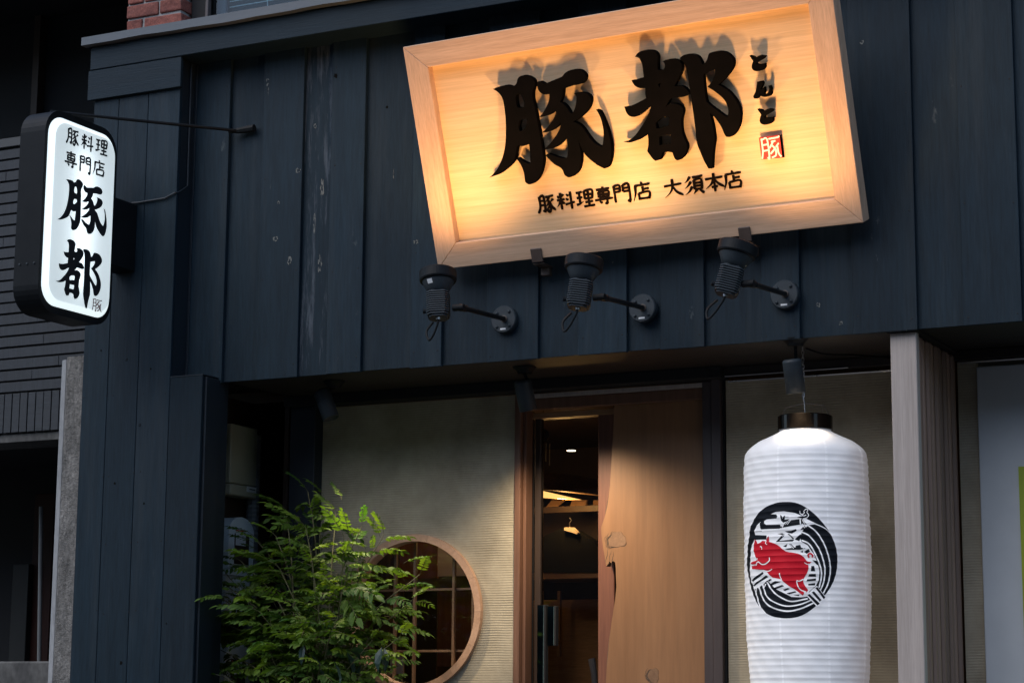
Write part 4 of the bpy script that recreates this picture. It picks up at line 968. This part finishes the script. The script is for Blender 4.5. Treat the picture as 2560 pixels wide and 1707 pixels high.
m = MB(); m.lathe([(.118, 2.528), (.124, 2.53), (.124, 2.592), (.120, 2.596), (.113, 2.596), (.111, 2.54)], Matrix.Translation((LX, LY, 0)), 48)
ringm = mat('polished_black_ring', (.0018, .0015, .0013), (.003, .0024, .002), 10, rough=.14, rvar=.04, spec=.3)
m.build('neck_ring', ringm, lan)
wr = MB(); wr.tube([(LX-.117, LY, 2.59), (LX-.09, LY, 2.64), (LX, LY, 2.655), (LX+.09, LY, 2.64), (LX+.117, LY, 2.59)], .0018, 6)
wr.tube([(LX+.10, LY-.06, 2.545), (LX+.102, LY-.06, 2.63)], .0018, 6); wr.build('wire_handle', bronze, lan)
# emblem printed on the paper
RC = .283
def lz(zx, zy):                                            # emblem drawing -> (arc length, height) on the lantern
    d = ray(1840+zx/4.3567, 1220+zy/4.3567); ox, oy = CAM.x-LX, CAM.y-LY
    a = d.x**2+d.y**2; b = 2*(ox*d.x+oy*d.y); c = ox*ox+oy*oy-RC*RC; ds = b*b-4*a*c
    t = (-b-math.sqrt(max(0, ds)))/(2*a); p = CAM+d*t
    return (math.atan2(p.x-LX, -(p.y-LY))*RC, p.z)
def print_(polys, off, name, mt, conv=None):
    bm = bmesh.new()
    for out in polys:
        pts = [(conv or lz)(*p) for p in out]
        tr = tessellate_polygon([[Vector((p[0], p[1], 0)) for p in pts]])
        vs = [bm.verts.new((p[0], p[1], 0)) for p in pts]
        for t in tr:
            try: bm.faces.new([vs[i] for i in t])
            except ValueError: pass
    zs = [v.co.y for v in bm.verts]; us = [v.co.x for v in bm.verts]
    for zr in zrows:
        if min(zs) < zr < max(zs):
            bmesh.ops.bisect_plane(bm, geom=bm.verts[:]+bm.edges[:]+bm.faces[:], plane_co=(0, zr, 0), plane_no=(0, 1, 0))
    st = 2*math.pi*RC/NL; k = math.floor(min(us)/st)
    while k*st < max(us):
        bmesh.ops.bisect_plane(bm, geom=bm.verts[:]+bm.edges[:]+bm.faces[:], plane_co=(k*st, 0, 0), plane_no=(1, 0, 0)); k += 1
    for v in bm.verts:
        th = v.co.x/RC; r = rfull(v.co.y)+wob(th, v.co.y)+off
        v.co = Vector((r*math.sin(th), -r*math.cos(th), v.co.y-2.53))
    bmesh.ops.recalc_face_normals(bm, faces=bm.faces)
    me = bpy.data.meshes.new(name); bm.to_mesh(me); bm.free(); me.materials.append(mt)
    o = bpy.data.objects.new(name, me); COL.objects.link(o); o.parent = lan
    if name == 'emblem_lines': o['kind'] = 'stuff'
    return o
def stroke(path, w, w1=None, n=6):
    P = catmull([Vector(p) for p in path], n) if len(path) > 2 else [Vector(p) for p in path]; N = len(P); L, Q = [], []
    for i, p in enumerate(P):
        d = (P[min(i+1, N-1)]-P[max(i-1, 0)]).normalized(); nn = Vector((-d.y, d.x)); ww = w if w1 is None else w+(w1-w)*i/(N-1)
        L.append(p+nn*ww/2); Q.append(p-nn*ww/2)
    return [(p.x, p.y) for p in L]+[(p.x, p.y) for p in reversed(Q)]
seamm = mat('lantern_paper_seam', (.86, .86, .86), (.92, .92, .92), 6, rough=.5)
sp_ = seamm.node_tree.nodes['Principled BSDF']; sp_.inputs['Emission Color'].default_value = (.89, .905, .97, 1); sp_.inputs['Emission Strength'].default_value = .10
for k in range(8):
    u = RC*(R(-52)+2*math.pi*k/8)
    if u > math.pi*RC: u -= 2*math.pi*RC
    zz = [2.46-i*.06 for i in range(25)]
    print_([[(u-.005+.001*math.sin(9*z+k), z) for z in zz]+[(u+.005+.0012*math.sin(13*z+k), z) for z in reversed(zz)]], .0004, 'paper_seam', seamm, lambda a, b: (a, b))
disk = [(540,148),(640,155),(740,195),(850,275),(940,370),(1010,460),(1060,560),(1095,680),(1105,800),(1095,900),(1065,1010),(1010,1110),(970,1165),(920,1235),(860,1290),(770,1355),(680,1395),(580,1413),(480,1410),(380,1390),(300,1340),(235,1270),(190,1180),(160,1080),(135,960),(122,850),(125,720),(135,600),(150,480),(180,370),(220,300),(280,230),(360,185),(450,155)]
print_([smooth(disk, 3)], .0008, 'emblem_disc', inkpaper)
inner = [(200,460),(225,405),(262,365),(262,400),(258,430),(275,447),(475,440),(486,415),(480,395),(330,398),(302,380),(302,355),(330,338),(440,328),(452,308),(438,284),(375,280),(430,258),(520,250),(640,268),(720,300),(800,352),(860,392),(800,400),(745,435),(715,480),(700,540),(712,580),(780,620),(850,720),(890,820),(908,900),(900,1000),(870,1060),(800,1120),(770,1178),(700,1185),(600,1180),(520,1140),(440,1100),(380,1045),(340,1000),(300,1040),(250,1075),(205,1100),(190,1060),(165,1020),(158,960),(152,860),(156,750),(168,650),(195,560),(330,558),(332,512),(205,508)]
print_([inner], .0013, 'emblem_ground', paper)
arcs = [stroke([(745,330),(860,385),(960,430),(1030,490),(1064,545)], 16, 4), stroke([(780,400),(880,480),(960,610),(1010,760),(1025,900),(1005,1030),(955,1140)], 15), stroke([(715,475),(800,520),(900,650),(950,790),(968,900),(955,1020),(920,1110)], 15), stroke([(715,565),(800,610),(870,730),(920,860),(930,960),(905,1080)], 16),
        stroke([(190,1060),(225,1180),(260,1290),(345,1392)], 13), stroke([(245,1060),(290,1200),(380,1290),(540,1335),(700,1310),(860,1240)], 17), stroke([(285,1040),(340,1180),(440,1250),(560,1282),(700,1262),(830,1212)], 15), stroke([(335,1020),(400,1120),(500,1195),(610,1230),(780,1200)], 16),
        [(835,1095),(880,1060),(985,1185),(905,1290),(870,1275),(765,1165)], stroke([(225,1080),(215,1130)], 16, 4), stroke([(320,1040),(300,1100)], 14, 3)]
print_(arcs, .0018, 'emblem_lines', paper)
bars = [[(820,845),(850,845),(862,902),(815,902)], [(795,935),(866,930),(872,962),(788,960)], [(775,990),(872,980),(868,1005),(768,1012)], [(785,1040),(862,1030),(862,1055),(790,1057)],
        [(172,1000),(295,908),(303,930),(190,1018)], [(190,1055),(330,946),(352,963),(200,1067)], [(345,1002),(372,984),(392,995),(362,1016)], [(368,1042),(430,1010),(492,1014),(382,1062)], [(395,1092),(500,1050),(524,1064),(412,1106)], [(508,1102),(562,1084),(584,1094),(530,1116)], [(550,1140),(640,1118),(658,1130),(578,1152)], [(622,1162),(690,1155),(682,1170)], [(430,1130),(470,1115),(460,1140)],
        [(864,1082),(886,1074),(976,1184),(960,1206)], [(824,1132),(850,1120),(932,1214),(914,1232)], [(778,1160),(802,1150),(914,1254),(888,1273)],
        [(255,375),(298,365),(300,400),(480,395),(478,436),(268,446)],
        # castle roofs
        [(505,428),(528,392),(560,352),(690,334),(697,395)], [(703,400),(700,340),(722,330),(748,372),(772,392),(740,396),(722,382)], [(480,420),(500,412),(500,432),(482,434)],
        [(482,288),(500,302),(508,330),(522,300),(536,300),(528,342),(578,334),(560,356),(516,374),(492,352)],
        [(664,318),(700,305),(770,300),(782,322),(735,334),(700,322)],
        [(530,466),(600,462),(655,444),(662,462),(608,492),(560,482)], [(700,452),(732,418),(756,446)], [(742,400),(768,440),(806,448),(776,454),(752,446)], [(450,495),(500,488),(520,494),(500,506)],
        [(432,582),(508,505),(530,495),(522,520),(470,574),(612,556),(636,560),(616,578)], [(560,500),(575,494),(632,544),(622,556)], [(640,556),(700,500),(780,540),(700,548),(690,575)],
        [(515,632),(560,604),(548,640)], [(535,660),(640,642),(760,650),(700,668),(560,668)], [(575,606),(600,604),(642,650),(628,664)], [(650,625),(700,615),(712,650),(652,645)], [(740,690),(790,660),(806,688),(770,712)], [(700,690),(730,676),(728,700)],
        [(830,780),(880,790),(900,840),(880,830)]]
print_(bars, .0023, 'emblem_lines', inkpaper)
wl = [stroke([(540,395),(570,352)], 6), stroke([(560,395),(592,348)], 6), stroke([(700,335),(705,395)], 9), stroke([(720,340),(755,400)], 7),
      stroke([(505,520),(545,497),(600,545),(480,566)], 6), stroke([(560,650),(585,612),(630,655)], 6), stroke([(705,618),(740,660)], 6), stroke([(695,245),(700,275),(730,280),(745,262),(738,250),(765,225),(782,240),(770,258)], 8), stroke([(770,258),(790,290),(772,320),(730,330)], 8), stroke([(715,290),(740,300),(765,290)], 8)]
print_(wl, .0028, 'emblem_lines', paper)
pig = [(203,552),(240,604),(270,590),(290,570),(322,576),(345,535),(360,520),(360,555),(360,582),(420,600),(470,630),(540,685),(620,700),(690,715),(740,750),(770,790),(800,800),(822,798),(805,818),(785,830),(790,870),(770,930),(733,990),(740,1040),(770,1085),(787,1108),(768,1132),(735,1110),(742,1145),(726,1166),(700,1145),(640,1100),(570,1060),(510,1010),(480,985),(400,970),(355,930),(320,892),(262,885),(182,878),(174,846),(240,840),(205,836),(165,822),(170,805),(225,788),(232,765),(205,715),(195,640)]
print_([smooth(pig, 2), stroke([(795,755),(785,725),(808,710),(832,728),(830,752)], 18), [(850,745),(862,752),(852,758)]], .0030, 'emblem_pig', redpaper)
pl = [stroke([(225,838),(250,800),(290,828),(325,822),(362,790),(366,752)], 11), stroke([(268,632),(284,640),(290,668)], 14, 3), stroke([(330,570),(326,598),(342,612)], 8), stroke([(300,890),(350,902),(396,880)], 9), stroke([(475,922),(480,960),(496,995)], 11, 7), stroke([(733,990),(690,1010),(662,1008),(672,1060),(705,1105),(765,1128)], 11), stroke([(745,808),(775,826),(800,822)], 7), stroke([(170,836),(232,830)], 7), stroke([(236,785),(240,760)], 6)]
print_(pl, .0036, 'emblem_lines', paper)
# chain and wire
ch = empty('lantern_chain', 'thin chain and wire holding the white lantern up to the soffit', 'chain', (LX, LY, 2.9))
zt_, zb2 = 2.917, at(2014, 992, Y=LY).z; z = zt_; k = 0
while z > zb2:
    m = MB(); pts = []
    for i in range(13):
        a = 2*math.pi*i/12; x = .0055*math.cos(a); zz = .011*math.sin(a)
        pts.append((LX-.006+(x if k % 2 else 0), LY+(0 if k % 2 else x), z-.011+zz))
    m.tube(pts, .002, 5, False); m.build('link', steel, ch); z -= .0165; k += 1
MB().tube([(LX-.006, LY, zb2+.01), (LX-.002, LY, 2.655), (LX, LY, 2.60)], .0022, 6).build('wire', steel, ch)
pw = catmull([(LX+.0, LY+.02, 2.912), (LX+.08, LY+.06, 2.885), (LX+.18, LY+.20, 2.895), (LX+.3, LY+.42, 2.905)], 6)
tag(MB().tube(pw, .004, 6).build('power_cable', blackmetal), 'slack black cable under the soffit beside the lantern spotlight', 'cable')

# ------------------------------------------------------------------ shrub
random.seed(5)
sh = empty('leafy_shrub', 'airy green shrub with feathery compound leaves in front of the round window', 'shrub', (-1.2, .2, 0))
sh_off = Vector((-1.2, .2, 0))
def leaf_mesh(seed, npair, L):
    rg = random.Random(seed); m = MB(); mid = []
    droop = rg.uniform(.25, .55)
    def rach(t): return Vector((0, t*L, -droop*L*t*t))
    m.mi = 1; m.tube([rach(t/5) for t in range(6)], [.0018-.0002*t for t in range(6)], 4); m.mi = 0
    def leaflet(p, d, ln, w, roll):
        d = d.normalized(); s = d.cross(Vector((0, 0, 1))).normalized(); up = s.cross(d)
        s = (s*math.cos(roll)+up*math.sin(roll)); up = s.cross(d)
        c = ln*.14
        P = [p, p+d*ln*.32-s*w*.5+up*c*.2, p+d*ln*.32+up*(-c*.15), p+d*ln*.32+s*w*.5+up*c*.2, p+d*ln*.68-s*w*.40-up*c*.35, p+d*ln*.68-up*c*.6, p+d*ln*.68+s*w*.40-up*c*.35, p+d*ln-up*c*1.5]
        m.add(P, [(0, 2, 1), (0, 3, 2), (1, 2, 5, 4), (2, 3, 6, 5), (4, 5, 7), (5, 6, 7)])
    for k in range(npair):
        t = .22+.70*k/(npair-1); p = rach(t); tn = (rach(t+.02)-p).normalized()
        ln = L*.30*(1-.45*abs(t-.5))*rg.uniform(.85, 1.15)
        for sd in (-1, 1):
            d = tn*.75+Vector((sd, 0, rg.uniform(-.45, .05)))*.85; leaflet(p, d, ln, ln*.46, rg.uniform(-.5, .5))
    leaflet(rach(1), rach(1)-rach(.9), L*.30, L*.12, 0)
    me = m.build('leaf', [leafm, stem], None); d = me.data; bpy.data.objects.remove(me); return d
lv = [leaf_mesh(i, n, L) for i, (n, L) in enumerate(((5, .19), (6, .22), (7, .24), (6, .20), (5, .16), (7, .26)))]
tips = [(770, 1230, .20, .2), (715, 1275, .15, .15), (840, 1285, .1, .2), (690, 1340, .05, .1), (765, 1320, -.05, .1), (860, 1340, .0, .1), (960, 1335, .05, .0), (905, 1315, .05, .1), (630, 1335, .2, .2), (560, 1425, .0, -.05), (600, 1400, .1, .1), (590, 1480, -.1, .0), (545, 1620, -.1, -.1), (560, 1690, -.2, -.1), (1050, 1435, .10, -.15), (1030, 1500, .0, -.2), (1000, 1590, -.1, -.2), (700, 1420, -.1, .0), (780, 1410, -.15, .0), (870, 1430, -.15, .0), (930, 1480, -.1, -.1), (650, 1530, -.25, -.1), (740, 1520, -.3, -.1), (840, 1550, -.3, -.1), (930, 1600, -.2, -.1), (680, 1640, -.35, -.1), (800, 1660, -.4, -.1), (620, 1430, .25, .2), (950, 1650, -.2, 0), (900, 1380, .3, .2), (800, 1330, .3, .2), (520, 1540, -.05, 0), (505, 1415, -.02, 0), (492, 1640, -.1, -.1), (515, 1470, .0, 0)]
base = Vector((-1.20, .22, .35)); cnt = 0
trunk = MB(); trunk.tube(catmull([base+Vector((0, 0, -.35)), base+Vector((.02, 0, 0)), base+Vector((.0, -.02, .45)), base+Vector((.03, 0, .9))], 6), [.022]*7+[.018]*6+[.014]*6, 8); trunk.build('trunk', stem, sh)
for (px, py, dy, yb) in tips:
    tip = at(px, py, Y=.24+dy*.9)
    st = base+Vector((random.uniform(-.10, .10), random.uniform(-.06, .06), random.uniform(.15, .75)))
    hd = Vector((tip.x-st.x, tip.y-st.y, 0)); up = tip.z-st.z
    P = catmull([st, st+hd*.18+Vector((0, 0, up*.42)), st+hd*.52+Vector((0, 0, up*.80)), tip], 7)
    MB().tube(P, [.0075-.0055*i/(len(P)-1) for i in range(len(P))], 6).build('branch', stem, sh)
    nl = 8
    for j in range(nl):
        t = .34+.66*j/(nl-1); i = min(len(P)-1, int(t*(len(P)-1))); p = P[i]
        tn = (P[min(i+1, len(P)-1)]-P[max(i-1, 0)]).normalized()
        az = j*2.4+random.uniform(-.5, .5)
        out = Vector((math.cos(az), math.sin(az)*.8, random.uniform(-.15, .35)))
        d = (tn*(.45 if j < nl-1 else 1.5)+out).normalized()
        o = bpy.data.objects.new('leaf', lv[random.randrange(6)]); COL.objects.link(o); o.parent = sh
        y_ = d; x_ = y_.cross(Vector((0, 0, 1))).normalized(); z_ = x_.cross(y_)
        r_ = Matrix((x_, y_, z_)).transposed().to_4x4() @ Matrix.Rotation(random.uniform(-.5, .5), 4, 'Y')
        s = random.uniform(.70, 1.10)*(1.0 if t < .9 else .8)
        o.matrix_basis = Matrix.Translation(p-sh_off) @ r_ @ Matrix.Scale(s, 4); cnt += 1
rg = random.Random(77); fm = MB(); allb = [o for o in sh.children if o.name.split('.')[0] == 'leaf']
for o in list(allb)*2:
    if rg.random() < .12: continue
    M4 = Matrix.Translation(Vector((rg.gauss(0, .06), rg.gauss(.03, .06), rg.gauss(-.05, .07)))) @ o.matrix_basis @ Matrix.Rotation(rg.uniform(-1.3, 1.3), 4, 'Z') @ Matrix.Scale(rg.uniform(.65, 1.1), 4)
    b = len(fm.v); fm.v += [tuple(M4 @ v.co+sh_off) for v in o.data.vertices]
    for p in o.data.polygons: fm.f.append([b+i for i in p.vertices]); fm.m.append(p.material_index); fm.sf.append(False)
fo = fm.build('inner_foliage', [leafm, stem], sh, fixn=False); fo['kind'] = 'stuff'
# a few broad dark leaves low in the middle
random.seed(9)
bm2 = MB()
bl_ = MB(); d = Vector((0, 1, 0)); Ln = .15; w = .05
bl_.add([(0, 0, 0), (-w*.5, Ln*.35, .008), (0, Ln*.35, -.004), (w*.5, Ln*.35, .008), (-w*.4, Ln*.7, -.004), (0, Ln*.7, -.016), (w*.4, Ln*.7, -.004), (0, Ln, -.04)], [(0, 2, 1), (0, 3, 2), (1, 2, 5, 4), (2, 3, 6, 5), (4, 5, 7), (5, 6, 7)])
to = bl_.build('leaf', mat('dark_broad_leaf', (.012, .032, .022), (.022, .05, .034), 12, rough=.4), None); bd = to.data; bpy.data.objects.remove(to)
for j in range(12):
    p = at(random.uniform(700, 990), random.uniform(1610, 1720), Y=random.uniform(-.15, .25))
    o = bpy.data.objects.new('leaf', bd); COL.objects.link(o); o.parent = sh
    o.matrix_basis = Matrix.Translation(p-sh_off) @ Matrix.Rotation(random.uniform(0, 6.28), 4, 'Z') @ Matrix.Rotation(random.uniform(-1.1, -.2), 4, 'X') @ Matrix.Scale(random.uniform(.6, 1.1), 4)
print('leaves', cnt)
